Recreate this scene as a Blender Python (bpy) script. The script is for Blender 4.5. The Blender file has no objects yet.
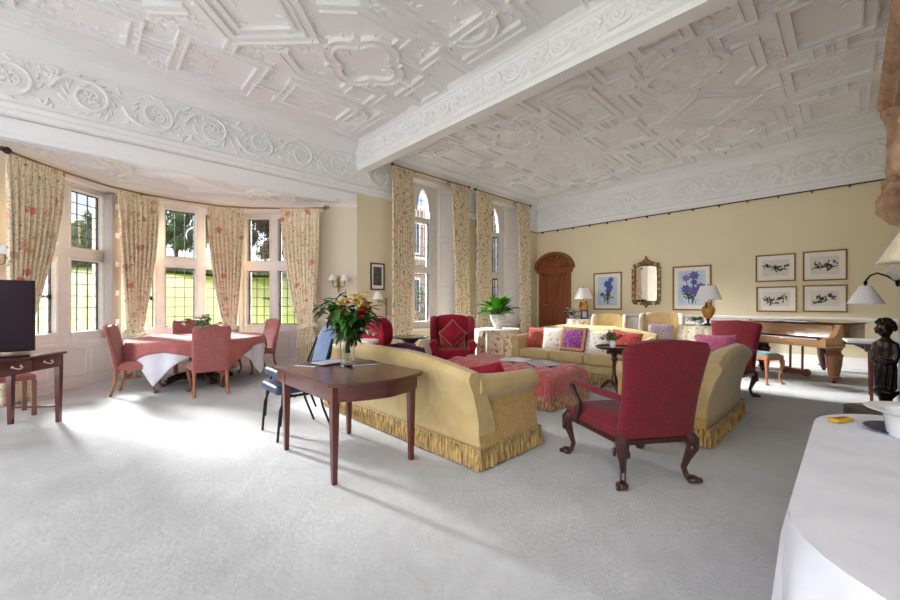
import bpy, bmesh, math, random
from math import sin, cos, pi, radians, sqrt, atan2, exp
from mathutils import Vector, Matrix
random.seed(7)
SC = bpy.context.scene
COL = SC.collection
V = Vector

# ------------------------------------------------------------------ mesh builder
class MB:
    def __init__(s):
        s.v = []; s.f = []; s.mi = []; s.M = None; s.m = 0
    def add(s, verts, faces):
        o = len(s.v)
        if s.M is not None:
            s.v += [tuple(s.M @ V(p)) for p in verts]
        else:
            s.v += [tuple(p) for p in verts]
        s.f += [tuple(i + o for i in f) for f in faces]
        s.mi += [s.m] * len(faces)
        return s
    def box(s, x0, x1, y0, y1, z0, z1):
        vs = [(x, y, z) for z in (z0, z1) for y in (y0, y1) for x in (x0, x1)]
        return s.add(vs, [(0, 2, 3, 1), (4, 5, 7, 6), (0, 1, 5, 4), (2, 6, 7, 3), (0, 4, 6, 2), (1, 3, 7, 5)])
    def rbox(s, x0, x1, y0, y1, z0, z1, r=.02, seg=2):
        bm = bmesh.new()
        bmesh.ops.create_cube(bm, size=1)
        for v in bm.verts:
            v.co = V(((x0 + x1) / 2 + v.co.x * (x1 - x0), (y0 + y1) / 2 + v.co.y * (y1 - y0), (z0 + z1) / 2 + v.co.z * (z1 - z0)))
        bmesh.ops.bevel(bm, geom=list(bm.edges), offset=r, segments=seg, profile=.5, affect='EDGES')
        bm.verts.index_update()
        s.add([v.co.copy() for v in bm.verts], [[v.index for v in f.verts] for f in bm.faces])
        bm.free(); return s
    def grid(s, fn, nu, nv, cu=False, cv=False):
        mu = nu if cu else nu + 1; mv = nv if cv else nv + 1
        vs = [fn(i / nu, j / nv) for j in range(mv) for i in range(mu)]
        fs = []
        for j in range(nv):
            for i in range(nu):
                a = j * mu + i; b = j * mu + (i + 1) % mu
                c = ((j + 1) % mv) * mu + (i + 1) % mu; d = ((j + 1) % mv) * mu + i
                fs.append((a, b, c, d))
        return s.add(vs, fs)
    def tube(s, pts, rad, n=8, closed=False, flat=1., cap=True, up=None):
        pts = [V(p) for p in pts]; k = len(pts)
        if not hasattr(rad, '__len__'): rad = [rad] * k
        vs = []; nrm = None
        for i in range(k):
            a = pts[(i - 1) % k] if (closed or i > 0) else pts[i]
            b = pts[(i + 1) % k] if (closed or i < k - 1) else pts[i]
            t = (b - a)
            t = t.normalized() if t.length > 1e-9 else V((0, 0, 1))
            if up is not None: nrm = V(up)
            elif nrm is None: nrm = V((0, 0, 1)) if abs(t.z) < .9 else V((1, 0, 0))
            nrm = (nrm - t * nrm.dot(t))
            nrm = nrm.normalized() if nrm.length > 1e-6 else t.orthogonal().normalized()
            bn = t.cross(nrm)
            for j in range(n):
                w = 2 * pi * j / n
                vs.append(pts[i] + bn * (cos(w) * rad[i]) + nrm * (sin(w) * rad[i] * flat))
        fs = []
        for i in range(k if closed else k - 1):
            for j in range(n):
                a = i * n + j; b = i * n + (j + 1) % n; i2 = (i + 1) % k
                fs.append((a, b, i2 * n + (j + 1) % n, i2 * n + j))
        if cap and not closed:
            fs.append(tuple(range(n))[::-1]); fs.append(tuple((k - 1) * n + j for j in range(n)))
        return s.add(vs, fs)
    def lathe(s, prof, n=20, c=(0, 0, 0), sx=1., sy=1.):
        vs = []; k = len(prof)
        for r, z in prof:
            for j in range(n):
                w = 2 * pi * j / n
                vs.append((c[0] + r * cos(w) * sx, c[1] + r * sin(w) * sy, c[2] + z))
        fs = [(i * n + j, i * n + (j + 1) % n, (i + 1) * n + (j + 1) % n, (i + 1) * n + j) for i in range(k - 1) for j in range(n)]
        if prof[0][0] > 1e-6: fs.append(tuple(range(n))[::-1])
        if prof[-1][0] > 1e-6: fs.append(tuple((k - 1) * n + j for j in range(n)))
        return s.add(vs, fs)
    def ball(s, c, r, nu=12, nv=8):
        if not hasattr(r, '__len__'): r = (r, r, r)
        vs = [(c[0], c[1], c[2] - r[2])]
        for j in range(1, nv):
            a = -pi / 2 + pi * j / nv
            for i in range(nu):
                w = 2 * pi * i / nu
                vs.append((c[0] + r[0] * cos(a) * cos(w), c[1] + r[1] * cos(a) * sin(w), c[2] + r[2] * sin(a)))
        vs.append((c[0], c[1], c[2] + r[2])); L = len(vs) - 1
        fs = [(0, 1 + (i + 1) % nu, 1 + i) for i in range(nu)]
        for j in range(nv - 2):
            for i in range(nu):
                a = 1 + j * nu; fs.append((a + i, a + (i + 1) % nu, a + nu + (i + 1) % nu, a + nu + i))
        a = 1 + (nv - 2) * nu
        fs += [(a + i, a + (i + 1) % nu, L) for i in range(nu)]
        return s.add(vs, fs)
    def prism(s, poly, z0, z1):
        n = len(poly)
        vs = [(x, y, z0) for x, y in poly] + [(x, y, z1) for x, y in poly]
        return s.add(vs, [tuple(range(n))[::-1], tuple(range(n, 2 * n))] + [(i, (i + 1) % n, n + (i + 1) % n, n + i) for i in range(n)])
    def loft(s, rings, closed=True, cap=True):
        n = len(rings[0]); vs = [p for r in rings for p in r]; fs = []
        for i in range(len(rings) - 1):
            for j in range(n if closed else n - 1):
                fs.append((i * n + j, i * n + (j + 1) % n, (i + 1) * n + (j + 1) % n, (i + 1) * n + j))
        if cap:
            fs.append(tuple(range(n))[::-1]); fs.append(tuple((len(rings) - 1) * n + j for j in range(n)))
        return s.add(vs, fs)
    def xprism(s, poly, x0, x1):      # polygon in (y,z) extruded along x
        return s.loft([[(x0, y, z) for y, z in poly], [(x1, y, z) for y, z in poly]])
    def yprism(s, poly, y0, y1):      # polygon in (x,z) extruded along y
        return s.loft([[(x, y0, z) for x, z in poly], [(x, y1, z) for x, z in poly]])
    def strap(s, pts, prof, closed=False, up=(0, 0, 1)):
        """profile (across, out) swept along a polyline lying in the plane square to `up`, mitred"""
        up = V(up); pts = [V(p) for p in pts]; k = len(pts); rings = []
        for i in range(k):
            d1 = (pts[i] - pts[i - 1]) if (closed or i > 0) else None
            d2 = (pts[(i + 1) % k] - pts[i]) if (closed or i < k - 1) else None
            if d1 is None: d1 = d2
            if d2 is None: d2 = d1
            d1 = d1.normalized(); d2 = d2.normalized()
            n1 = up.cross(d1); n2 = up.cross(d2); m = n1 + n2
            m = m.normalized() if m.length > 1e-6 else n1
            m = m / max(.35, m.dot(n1))
            rings.append([pts[i] + m * a + up * b for a, b in prof])
        if closed: rings.append(rings[0])
        return s.loft(rings, closed=True, cap=not closed)
    def leaf(s, base, d, up, L, W, bend=.2, seg=4):
        d = V(d).normalized(); up = V(up); sd = d.cross(up)
        sd = sd.normalized() if sd.length > 1e-6 else d.orthogonal().normalized()
        up = sd.cross(d); base = V(base); vs = []
        for i in range(seg + 1):
            t = i / seg; w = W * sin(pi * min(1, t * .93 + .05)) ** .8
            c = base + d * (L * t) - up * (bend * L * t * t)
            vs += [c - sd * w * .5 + up * w * .12, c - up * w * .06, c + sd * w * .5 + up * w * .12]
        fs = []
        for i in range(seg):
            a = i * 3; fs += [(a, a + 1, a + 4, a + 3), (a + 1, a + 2, a + 5, a + 4)]
        return s.add(vs, fs)
    def build(s, name, mats, parent=None, loc=None, rz=None, solid=True, angle=38, flat=False):
        me = bpy.data.meshes.new(name)
        me.from_pydata(s.v, [], s.f)
        if not isinstance(mats, (list, tuple)): mats = [mats]
        for m in mats: me.materials.append(m)
        if len(mats) > 1: me.polygons.foreach_set('material_index', s.mi)
        if solid:
            bm = bmesh.new(); bm.from_mesh(me)
            bmesh.ops.recalc_face_normals(bm, faces=bm.faces)
            bm.to_mesh(me); bm.free()
        if not flat:
            me.polygons.foreach_set('use_smooth', [True] * len(me.polygons))
            me.set_sharp_from_angle(angle=radians(angle))
        me.update()
        o = bpy.data.objects.new(name, me); COL.objects.link(o)
        if parent is not None: o.parent = parent
        if loc is not None: o.location = loc
        if rz is not None: o.rotation_euler = (0, 0, rz)
        return o

def tag(o, label=None, cat=None, group=None, kind=None):
    if label: o['label'] = label
    if cat: o['category'] = cat
    if group: o['group'] = group
    if kind: o['kind'] = kind
    return o
def thing(name, label, cat, loc=(0, 0, 0), rz=0., group=None):
    o = bpy.data.objects.new(name, None); COL.objects.link(o)
    o.empty_display_size = .1
    o.location = loc; o.rotation_euler = (0, 0, rz)
    return tag(o, label, cat, group)
def struct(o): o['kind'] = 'structure'; return o
def dup(root, loc, rz, label, group=None):
    r = root.copy(); COL.objects.link(r); r.location = loc; r.rotation_euler = (0, 0, rz)
    r['label'] = label
    if group: r['group'] = group
    for ch in list(root.children):
        c = ch.copy(); COL.objects.link(c); c.parent = r
        for g in list(ch.children):
            d = g.copy(); COL.objects.link(d); d.parent = c
    return r
def face(fx, fy):            # rotation so that local -Y looks along (fx,fy)
    return atan2(fy, fx) + pi / 2
def subsurf(o, n=1):
    m = o.modifiers.new('sub', 'SUBSURF'); m.levels = n; m.render_levels = n; return o
def arc(cx, cy, r, a0, a1, n=10):
    return [(cx + r * cos(radians(a0 + (a1 - a0) * i / n)), cy + r * sin(radians(a0 + (a1 - a0) * i / n))) for i in range(n + 1)]
def lerp(a, b, t): return a + (b - a) * t
def interp(t, ks):
    for (a, va), (b, vb) in zip(ks, ks[1:]):
        if t <= b:
            q = (t - a) / (b - a); q = q * q * (3 - 2 * q); return va + (vb - va) * q
    return ks[-1][1]

# ------------------------------------------------------------------ materials
def srgb(r, g, b):
    return tuple((c / 255 / 12.92 if c / 255 <= .04045 else ((c / 255 + .055) / 1.055) ** 2.4) for c in (r, g, b)) + (1,)
class NT:
    def __init__(s, name):
        s.mat = bpy.data.materials.new(name); s.mat.use_nodes = True
        s.t = s.mat.node_tree; s.b = s.t.nodes['Principled BSDF']; s.tc = None
    def n(s, typ, **kw):
        x = s.t.nodes.new(typ)
        for k, v in kw.items():
            if k in x.inputs.keys() if isinstance(k, str) else False: x.inputs[k].default_value = v
            else: setattr(x, k, v)
        return x
    def l(s, a, b): s.t.links.new(a, b)
    def co(s, scale=(1, 1, 1), rot=(0, 0, 0), space='Object'):
        if s.tc is None: s.tc = s.n('ShaderNodeTexCoord')
        m = s.n('ShaderNodeMapping'); m.inputs['Scale'].default_value = scale; m.inputs['Rotation'].default_value = rot
        s.l(s.tc.outputs[space], m.inputs['Vector']); return m.outputs[0]
    def noise(s, scale, detail=4, co=None, rough=.55, dist=0):
        x = s.n('ShaderNodeTexNoise'); x.inputs['Scale'].default_value = scale; x.inputs['Detail'].default_value = detail
        x.inputs['Roughness'].default_value = rough; x.inputs['Distortion'].default_value = dist
        s.l(co if co is not None else s.co(), x.inputs['Vector']); return x
    def vor(s, scale, co=None, feat='F1'):
        x = s.n('ShaderNodeTexVoronoi'); x.feature = feat; x.inputs['Scale'].default_value = scale
        s.l(co if co is not None else s.co(), x.inputs['Vector']); return x
    def ramp(s, fac, stops, const=False):
        r = s.n('ShaderNodeValToRGB'); e = r.color_ramp
        if const: e.interpolation = 'CONSTANT'
        while len(e.elements) < len(stops): e.elements.new(.5)
        for el, (p, c) in zip(e.elements, stops):
            el.position = p; el.color = c if hasattr(c, '__len__') else (c, c, c, 1)
        s.l(fac, r.inputs[0]); return r.outputs[0]
    def mix(s, fac, a, b, mode='MIX'):
        m = s.n('ShaderNodeMix'); m.data_type = 'RGBA'; m.blend_type = mode
        for sock, val in ((m.inputs[0], fac), (m.inputs[6], a), (m.inputs[7], b)):
            if hasattr(val, 'is_output'): s.l(val, sock)
            else: sock.default_value = val
        return m.outputs[2]
    def math(s, op, a, b=0.):
        m = s.n('ShaderNodeMath'); m.operation = op
        for sock, val in ((m.inputs[0], a), (m.inputs[1], b)):
            if hasattr(val, 'is_output'): s.l(val, sock)
            else: sock.default_value = val
        return m.outputs[0]
    def bump(s, h, strength=.3, dist=.01):
        b = s.n('ShaderNodeBump'); b.inputs['Strength'].default_value = strength; b.inputs['Distance'].default_value = dist
        s.l(h, b.inputs['Height']); s.l(b.outputs[0], s.b.inputs['Normal'])
    def base(s, c):
        if hasattr(c, 'is_output'): s.l(c, s.b.inputs['Base Color'])
        else: s.b.inputs['Base Color'].default_value = c
    def set(s, rough=.5, metal=0, sheen=0, trans=0, ior=1.45, spec=.5, coat=0):
        i = s.b.inputs
        i['Roughness'].default_value = rough; i['Metallic'].default_value = metal
        i['Sheen Weight'].default_value = sheen; i['Transmission Weight'].default_value = trans
        i['IOR'].default_value = ior; i['Specular IOR Level'].default_value = spec; i['Coat Weight'].default_value = coat
        return s.mat
def plain(name, c, rough=.5, metal=0, var=.12, scale=9, bump=0, bscale=60, **kw):
    t = NT(name); n = t.noise(scale, 4)
    d = tuple(x * (1 - var) for x in c[:3]) + (1,); u = tuple(min(1, x * (1 + var)) for x in c[:3]) + (1,)
    t.base(t.ramp(n.outputs[0], [(.3, d), (.7, u)]))
    if bump: t.bump(t.noise(bscale, 3).outputs[0], bump, .01)
    return t.set(rough, metal, **kw)
def wood(name, c1, c2, rough=.3, axis=0, sc=6, coat=.3):
    t = NT(name); s = [sc * 4] * 3; s[axis] = sc * .35
    n = t.noise(1., 6, t.co(tuple(s)), .6, .6)
    t.base(t.ramp(n.outputs[0], [(.28, c1), (.52, c2), (.75, c1)]))
    t.bump(n.outputs[0], .06, .005)
    return t.set(rough, coat=coat)
def fabric(name, c, c2=None, scale=18, rough=.9, sheen=.3, weave=260, bump=.15, thr=(.42, .58), dist=1.2):
    t = NT(name)
    if c2 is None: c2 = tuple(x * .86 for x in c[:3]) + (1,)
    n = t.noise(scale, 3, None, .5, dist)
    t.base(t.ramp(n.outputs[0], [(thr[0], c2), (thr[1], c)]))
    t.bump(t.noise(weave, 2).outputs[0], bump, .004)
    return t.set(rough, sheen=sheen)
def floral(name, base, cols, s1=8., s2=17., green=srgb(120, 128, 92), rough=.9, thr=.34, leafthr=.30):
    t = NT(name)
    warp = t.noise(7, 2)
    m = t.n('ShaderNodeVectorMath'); m.operation = 'MULTIPLY_ADD'
    t.l(warp.outputs['Color'], m.inputs[0]); m.inputs[1].default_value = (.06, .06, .06); t.l(t.co(), m.inputs[2])
    co = m.outputs[0]
    a = t.vor(s1, co); b = t.vor(s2, co)
    sep = t.n('ShaderNodeSeparateColor'); t.l(a.outputs['Color'], sep.inputs[0])
    k = len(cols)
    fc = t.ramp(sep.outputs[0], [(i / k, c) for i, c in enumerate(cols)], True)
    petal = t.noise(s1 * 6, 2, co)
    edge = t.math('ADD', a.outputs['Distance'], t.math('MULTIPLY', petal.outputs[0], .22))
    fm = t.math('LESS_THAN', edge, thr + .08)
    sep2 = t.n('ShaderNodeSeparateColor'); t.l(b.outputs['Color'], sep2.inputs[0])
    lm = t.math('MULTIPLY', t.math('LESS_THAN', b.outputs['Distance'], leafthr), t.math('GREATER_THAN', sep2.outputs[1], .45))
    vein = t.noise(s1 * 1.6, 3, co, .6, 2.5)
    vm = t.math('LESS_THAN', t.math('ABSOLUTE', t.math('SUBTRACT', vein.outputs[0], .5)), .018)
    c0 = t.mix(t.math('MULTIPLY', vm, .7), base, green)
    c1 = t.mix(t.math('MULTIPLY', lm, .75), c0, green)
    shade = t.mix(t.math('MULTIPLY', petal.outputs[0], .6), fc, base)
    t.base(t.mix(fm, c1, shade))
    t.bump(t.noise(240, 2).outputs[0], .1, .003)
    return t.set(rough, sheen=.15)

def strands(name, c, c2):
    t = NT(name); n = t.noise(1., 2, t.co((70, 70, 1.5)))
    t.base(t.ramp(n.outputs[0], [(.36, c2), (.62, c)])); return t.set(.9, sheen=.2)
MT = {}
MT['plaster'] = plain('white_plaster', srgb(238, 239, 241), .75, var=.02, scale=3, bump=.12, bscale=45)
def _ceil():
    t = NT('moulded_plaster')
    t.base(srgb(240, 241, 243))
    a = t.noise(16, 4, None, .55, 1.6); b = t.vor(11)
    h = t.math('ADD', t.math('MULTIPLY', a.outputs[0], .8), t.math('MULTIPLY', b.outputs['Distance'], .5))
    t.bump(h, .12, .025); return t.set(.8)
MT['ceil'] = _ceil()
MT['wall'] = plain('cream_wall_paint', srgb(230, 217, 186), .7, var=.025, scale=1.2)
MT['wallpale'] = plain('pale_cream_wall_paint', srgb(232, 220, 200), .7, var=.02, scale=1.2)
MT['trim'] = plain('white_gloss_paint', srgb(238, 234, 232), .4, var=.015)
def _carpet():
    t = NT('pale_carpet')
    a = t.noise(1.1, 5, None, .6); b = t.noise(420, 2); c = t.noise(9, 4, None, .6)
    f = t.math('ADD', t.math('MULTIPLY', a.outputs[0], .55), t.math('ADD', t.math('MULTIPLY', b.outputs[0], .25), t.math('MULTIPLY', c.outputs[0], .2)))
    t.base(t.ramp(f, [(.34, srgb(176, 177, 179)), (.66, srgb(210, 211, 214))]))
    t.bump(t.math('ADD', b.outputs[0], t.math('ADD', t.math('MULTIPLY', c.outputs[0], 1.6), t.math('MULTIPLY', t.noise(38, 3).outputs[0], 1.2))), .5, .014)
    return t.set(.98, sheen=.2, spec=.2)
MT['carpet'] = _carpet()
MT['stone'] = plain('window_stone', srgb(226, 221, 219), .75, var=.06, scale=5, bump=.1)
MT['lead'] = plain('lead_came', srgb(84, 84, 90), .5, .4)
def _glass():
    t = NT('window_glass'); t.t.nodes.remove(t.b)
    g = t.n('ShaderNodeBsdfGlossy'); g.inputs['Roughness'].default_value = .02
    tr = t.n('ShaderNodeBsdfTransparent'); tr.inputs['Color'].default_value = (.96, .97, .97, 1)
    fr = t.n('ShaderNodeFresnel'); fr.inputs['IOR'].default_value = 1.35
    w = t.noise(3, 2); b = t.n('ShaderNodeBump'); b.inputs['Strength'].default_value = .05; t.l(w.outputs[0], b.inputs['Height'])
    t.l(b.outputs[0], g.inputs['Normal'])
    mx = t.n('ShaderNodeMixShader'); t.l(fr.outputs[0], mx.inputs[0]); t.l(tr.outputs[0], mx.inputs[1]); t.l(g.outputs[0], mx.inputs[2])
    t.l(mx.outputs[0], t.t.nodes['Material Output'].inputs[0]); return t.mat
MT['pane'] = _glass()
MT['mahog'] = wood('mahogany', srgb(58, 26, 24), srgb(92, 46, 40), .28, 0, 5, .25)
MT['mahogz'] = wood('mahogany_leg', srgb(62, 24, 20), srgb(100, 46, 38), .28, 2, 5, .4)
MT['dark'] = wood('dark_carved_wood', srgb(34, 18, 16), srgb(66, 36, 30), .3, 2, 7, .4)
MT['oak'] = wood('oak_leg', srgb(132, 78, 48), srgb(168, 106, 68), .35, 2, 6, .3)
MT['brownleg'] = wood('walnut_leg', srgb(96, 58, 42), srgb(134, 86, 62), .35, 2, 6, .3)
MT['doorwood'] = wood('door_wood', srgb(96, 48, 28), srgb(142, 80, 50), .35, 2, 3, .3)
MT['piano'] = wood('piano_veneer', srgb(150, 106, 74), srgb(196, 152, 112), .25, 0, 3, .5)
MT['pianodk'] = wood('piano_rosewood', srgb(60, 32, 24), srgb(112, 66, 44), .2, 2, 3, .6)
MT['rail'] = plain('picture_rod_iron', srgb(62, 54, 52), .5, .4)
MT['brass'] = plain('aged_brass', srgb(150, 118, 62), .35, .9, var=.2)
MT['pole'] = plain('dull_gilt_pole', srgb(150, 122, 78), .45, .5, var=.2)
MT['yellow'] = fabric('yellow_velvet', srgb(192, 168, 118), srgb(182, 156, 104), 5, sheen=.25, thr=(.35, .65))
MT['yellowdamask'] = fabric('gold_damask', srgb(186, 154, 90), srgb(174, 141, 76), 16, sheen=.3, dist=2.)
MT['fringe'] = strands('gold_fringe', srgb(200, 168, 108), srgb(112, 84, 42))
MT['red'] = fabric('red_damask', srgb(114, 15, 31), srgb(98, 11, 26), 22, sheen=.12, dist=2.5)
MT['crimson'] = fabric('crimson_velvet', srgb(168, 20, 52), srgb(142, 12, 40), 8, sheen=.15)
MT['pink'] = fabric('dusty_pink_fabric', srgb(164, 98, 94), srgb(154, 88, 86), 20, sheen=.3)
MT['pinkcloth'] = fabric('pink_table_linen', srgb(182, 108, 104), srgb(174, 100, 98), 6, sheen=.1, rough=.8)
MT['linen'] = fabric('white_linen', srgb(226, 226, 236), srgb(214, 214, 226), 4, sheen=.1, rough=.75, thr=(.3, .7))
MT['ottoman'] = fabric('rose_velvet', srgb(194, 96, 92), srgb(176, 80, 78), 8, sheen=.5)
MT['blue'] = fabric('navy_vinyl', srgb(52, 64, 92), srgb(44, 54, 80), 10, rough=.4, sheen=.0, bump=.05)
MT['bluepale'] = fabric('blue_fabric', srgb(98, 122, 158), srgb(88, 110, 146), 10, rough=.6)
MT['black'] = plain('black_metal', srgb(34, 34, 38), .35, .5)
MT['cream'] = fabric('cream_upholstery', srgb(226, 200, 150), srgb(216, 188, 134), 9)
MT['ivory'] = fabric('ivory_upholstery', srgb(232, 218, 190), srgb(224, 208, 178), 9)
MT['curtain'] = floral('floral_chintz', srgb(238, 222, 192), [srgb(186, 52, 52), srgb(214, 128, 112), srgb(150, 132, 108), srgb(198, 96, 82), srgb(226, 196, 164), srgb(138, 112, 92), srgb(206, 150, 120), srgb(226, 200, 168)], 7.5, 19., srgb(112, 112, 84))
MT['chintz'] = floral('pale_floral_chintz', srgb(238, 222, 194), [srgb(190, 62, 62), srgb(220, 140, 124), srgb(196, 176, 148), srgb(206, 106, 92), srgb(236, 214, 184), srgb(168, 140, 116), srgb(214, 164, 136), srgb(238, 220, 190)], 5.2, 13., srgb(138, 134, 104), leafthr=.24)
MT['skirt'] = floral('floral_table_skirt', srgb(232, 218, 192), [srgb(150, 70, 74), srgb(190, 136, 110), srgb(134, 112, 96), srgb(222, 202, 176), srgb(176, 96, 90)], 8., 20., srgb(128, 126, 96))
MT['lining'] = fabric('curtain_lining', srgb(238, 230, 218), None, 6, sheen=.05)
MT['shade'] = plain('white_lampshade', srgb(240, 236, 234), .8, var=.02)
MT['urn'] = plain('amber_urn', srgb(206, 148, 72), .3, .1, var=.2, scale=14)
MT['gilt'] = plain('gilt_frame', srgb(152, 108, 58), .4, .35, var=.25, scale=30)
MT['giltdk'] = plain('carved_gilt', srgb(134, 104, 66), .45, .4, var=.45, scale=40, bump=.4)
MT['mount'] = plain('picture_mount', srgb(236, 232, 222), .8, var=.01)
MT['mirror'] = plain('mirror_glass', (.92, .92, .92, 1), .02, 1., var=0)
MT['glass'] = NT('clear_glass'); MT['glass'].base((.95, .98, .97, 1)); MT['glass'] = MT['glass'].set(.02, trans=1., ior=1.3)
MT['leaf'] = plain('green_leaf', srgb(58, 104, 34), .45, var=.45, scale=14)
MT['leafdk'] = plain('dark_leaf', srgb(40, 66, 32), .5, var=.4, scale=14)
MT['leafbright'] = plain('bright_leaf', srgb(84, 156, 34), .4, var=.35, scale=14)
MT['stem'] = plain('plant_stem', srgb(84, 100, 50), .6)
for _n, _c in dict(yellowf=(230, 200, 112), redf=(176, 34, 26), whitef=(236, 230, 220), dkredf=(110, 22, 34), orangef=(210, 104, 50), purplef=(116, 96, 176), bluef=(66, 92, 178), inkf=(56, 50, 50), pinkf=(206, 120, 130)).items():
    MT[_n] = plain(_n.replace('f', '') + '_petal', srgb(*_c), .6, var=.2, scale=30)
MT['porcelain'] = floral('floral_porcelain', srgb(222, 218, 210), [srgb(176, 150, 150), srgb(150, 160, 150), srgb(210, 200, 190)], 14., 30., rough=.25)
MT['china'] = plain('white_china', srgb(238, 240, 242), .2, var=.01)
MT['bronze'] = plain('dark_bronze', srgb(52, 40, 36), .32, .55, var=.4, scale=25, bump=.35, bscale=40)
MT['carvestone'] = plain('brown_carved_stone', srgb(190, 156, 130), .8, var=.22, scale=9, bump=.7, bscale=24)
MT['slate'] = plain('blue_grey_slate', srgb(74, 80, 98), .5, var=.15)
MT['marble'] = plain('pale_marble', srgb(226, 222, 222), .35, var=.05)
MT['tan'] = fabric('tan_leather', srgb(156, 136, 108), srgb(146, 126, 98), 9, rough=.5, sheen=0, bump=.05)
MT['darktan'] = fabric('dark_grey_leather', srgb(78, 72, 68), srgb(66, 60, 58), 9, rough=.45, sheen=0, bump=.05)
MT['screen'] = plain('screen_painted_reflection', srgb(44, 30, 42), .12, 0, var=.05, spec=.2)  # dark screen with the room's purplish reflection mixed into its base colour
MT['white'] = plain('white_paper', srgb(234, 234, 236), .6, var=.02)
MT['paper2'] = plain('magazine_cover', srgb(186, 186, 200), .35, var=.25, scale=22)
MT['cover'] = plain('dark_book_cover', srgb(58, 52, 60), .4, var=.2)
MT['packet'] = plain('yellow_packet', srgb(214, 166, 36), .5, var=.1)
MT['teal'] = fabric('teal_fabric', srgb(84, 130, 134), srgb(74, 116, 122), 14)
MT['purple'] = fabric('purple_weave', srgb(96, 36, 86), srgb(60, 24, 60), 40)
MT['lawn'] = plain('grass_lawn', srgb(84, 92, 22), .95, var=.16, scale=.5, bump=.5, bscale=30, spec=.1)
MT['tree'] = plain('tree_leaf', srgb(64, 84, 52), .7, var=.5, scale=3)
MT['treedk'] = plain('yew_leaf', srgb(42, 56, 44), .7, var=.5, scale=3)
MT['copper'] = plain('copper_beech_leaf', srgb(70, 58, 66), .7, var=.5, scale=3)
MT['bark'] = plain('tree_bark', srgb(84, 72, 60), .9, bump=.5, bscale=10)
def _brick():
    t = NT('warm_ashlar'); b = t.n('ShaderNodeTexBrick')
    b.inputs['Scale'].default_value = 1.6; b.inputs['Mortar Size'].default_value = .012
    b.inputs['Color1'].default_value = srgb(164, 136, 126); b.inputs['Color2'].default_value = srgb(138, 112, 104); b.inputs['Mortar'].default_value = srgb(116, 102, 98)
    t.l(t.co((1, 1, 1), (pi / 2, 0, 0)), b.inputs['Vector']); t.base(b.outputs[0]); return t.set(.9)
MT['ashlar'] = _brick()
MT['dkglass'] = plain('dark_window', srgb(70, 74, 86), .1, 0)
SKY_LOW, SKY_HIGH, SUN_E, SUN_F, EXPO = 1.3, 3.0, 34.0, 1.6, 0.48
# ------------------------------------------------------------------ room shell (x along the window wall, y towards it)
XF, YW, ZC = 11.2, 7.41, 4.78
b = MB(); b.box(-4.2, 11.5, -1.6, 9.6, -.15, 0)
struct(b.build('floor', MT['carpet'], flat=True))
b = MB(); b.box(-4.2, 11.5, -1.5, 7.8, ZC, ZC + .2)
struct(b.build('ceiling', MT['ceil'], flat=True))
b = MB(); b.box(XF, XF + .25, -1.6, 7.8, 0, ZC); b.m = 1; b.box(XF - .004, XF, -1.35, YW - .005, 3.8, ZC - .002)
struct(b.build('wall_far', [MT['wall'], MT['plaster']], flat=True))
b = MB(); b.box(-1.0, XF, -1.6, -1.35, 0, ZC)
struct(b.build('wall_fireplace', MT['wall'], flat=True))
WINS = [(5.2, 7.42, 5.3, 6.89, [(5.45, 5.95), (6.13, 6.63)]), (8.1, 10.32, 8.2, 9.79, [(8.35, 8.85), (9.03, 9.53)])]
ZS, ZH = .62, 4.43
b = MB()
b.box(-4.2, -1.48, YW, YW + .5, 0, ZC)
b.box(-1.48, 4.28, YW, YW + .4, 3.72, ZC)
b.box(4.28, 5.2, YW, YW + .5, 0, ZC)
b.box(7.42, 8.1, YW, YW + .5, 0, ZC)
b.box(10.32, XF, YW, YW + .5, 0, ZC)
for x0, x1, g0, g1, L in WINS:
    b.box(x0, x1, YW, YW + .5, 0, ZS)
    b.box(x0, x1, YW, YW + .5, ZH, ZC)
b.m = 1
b.box(-1.479, 4.279, YW - .002, YW + .404, 3.716, 3.79)
for xa, xb in ((-4.2, 5.2), (7.42, 8.1), (10.32, XF - .002)):
    b.box(xa, xb, YW - .004, YW, 3.8, ZC - .002)
struct(b.build('wall_window', [MT['wall'], MT['plaster']], flat=True))

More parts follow.
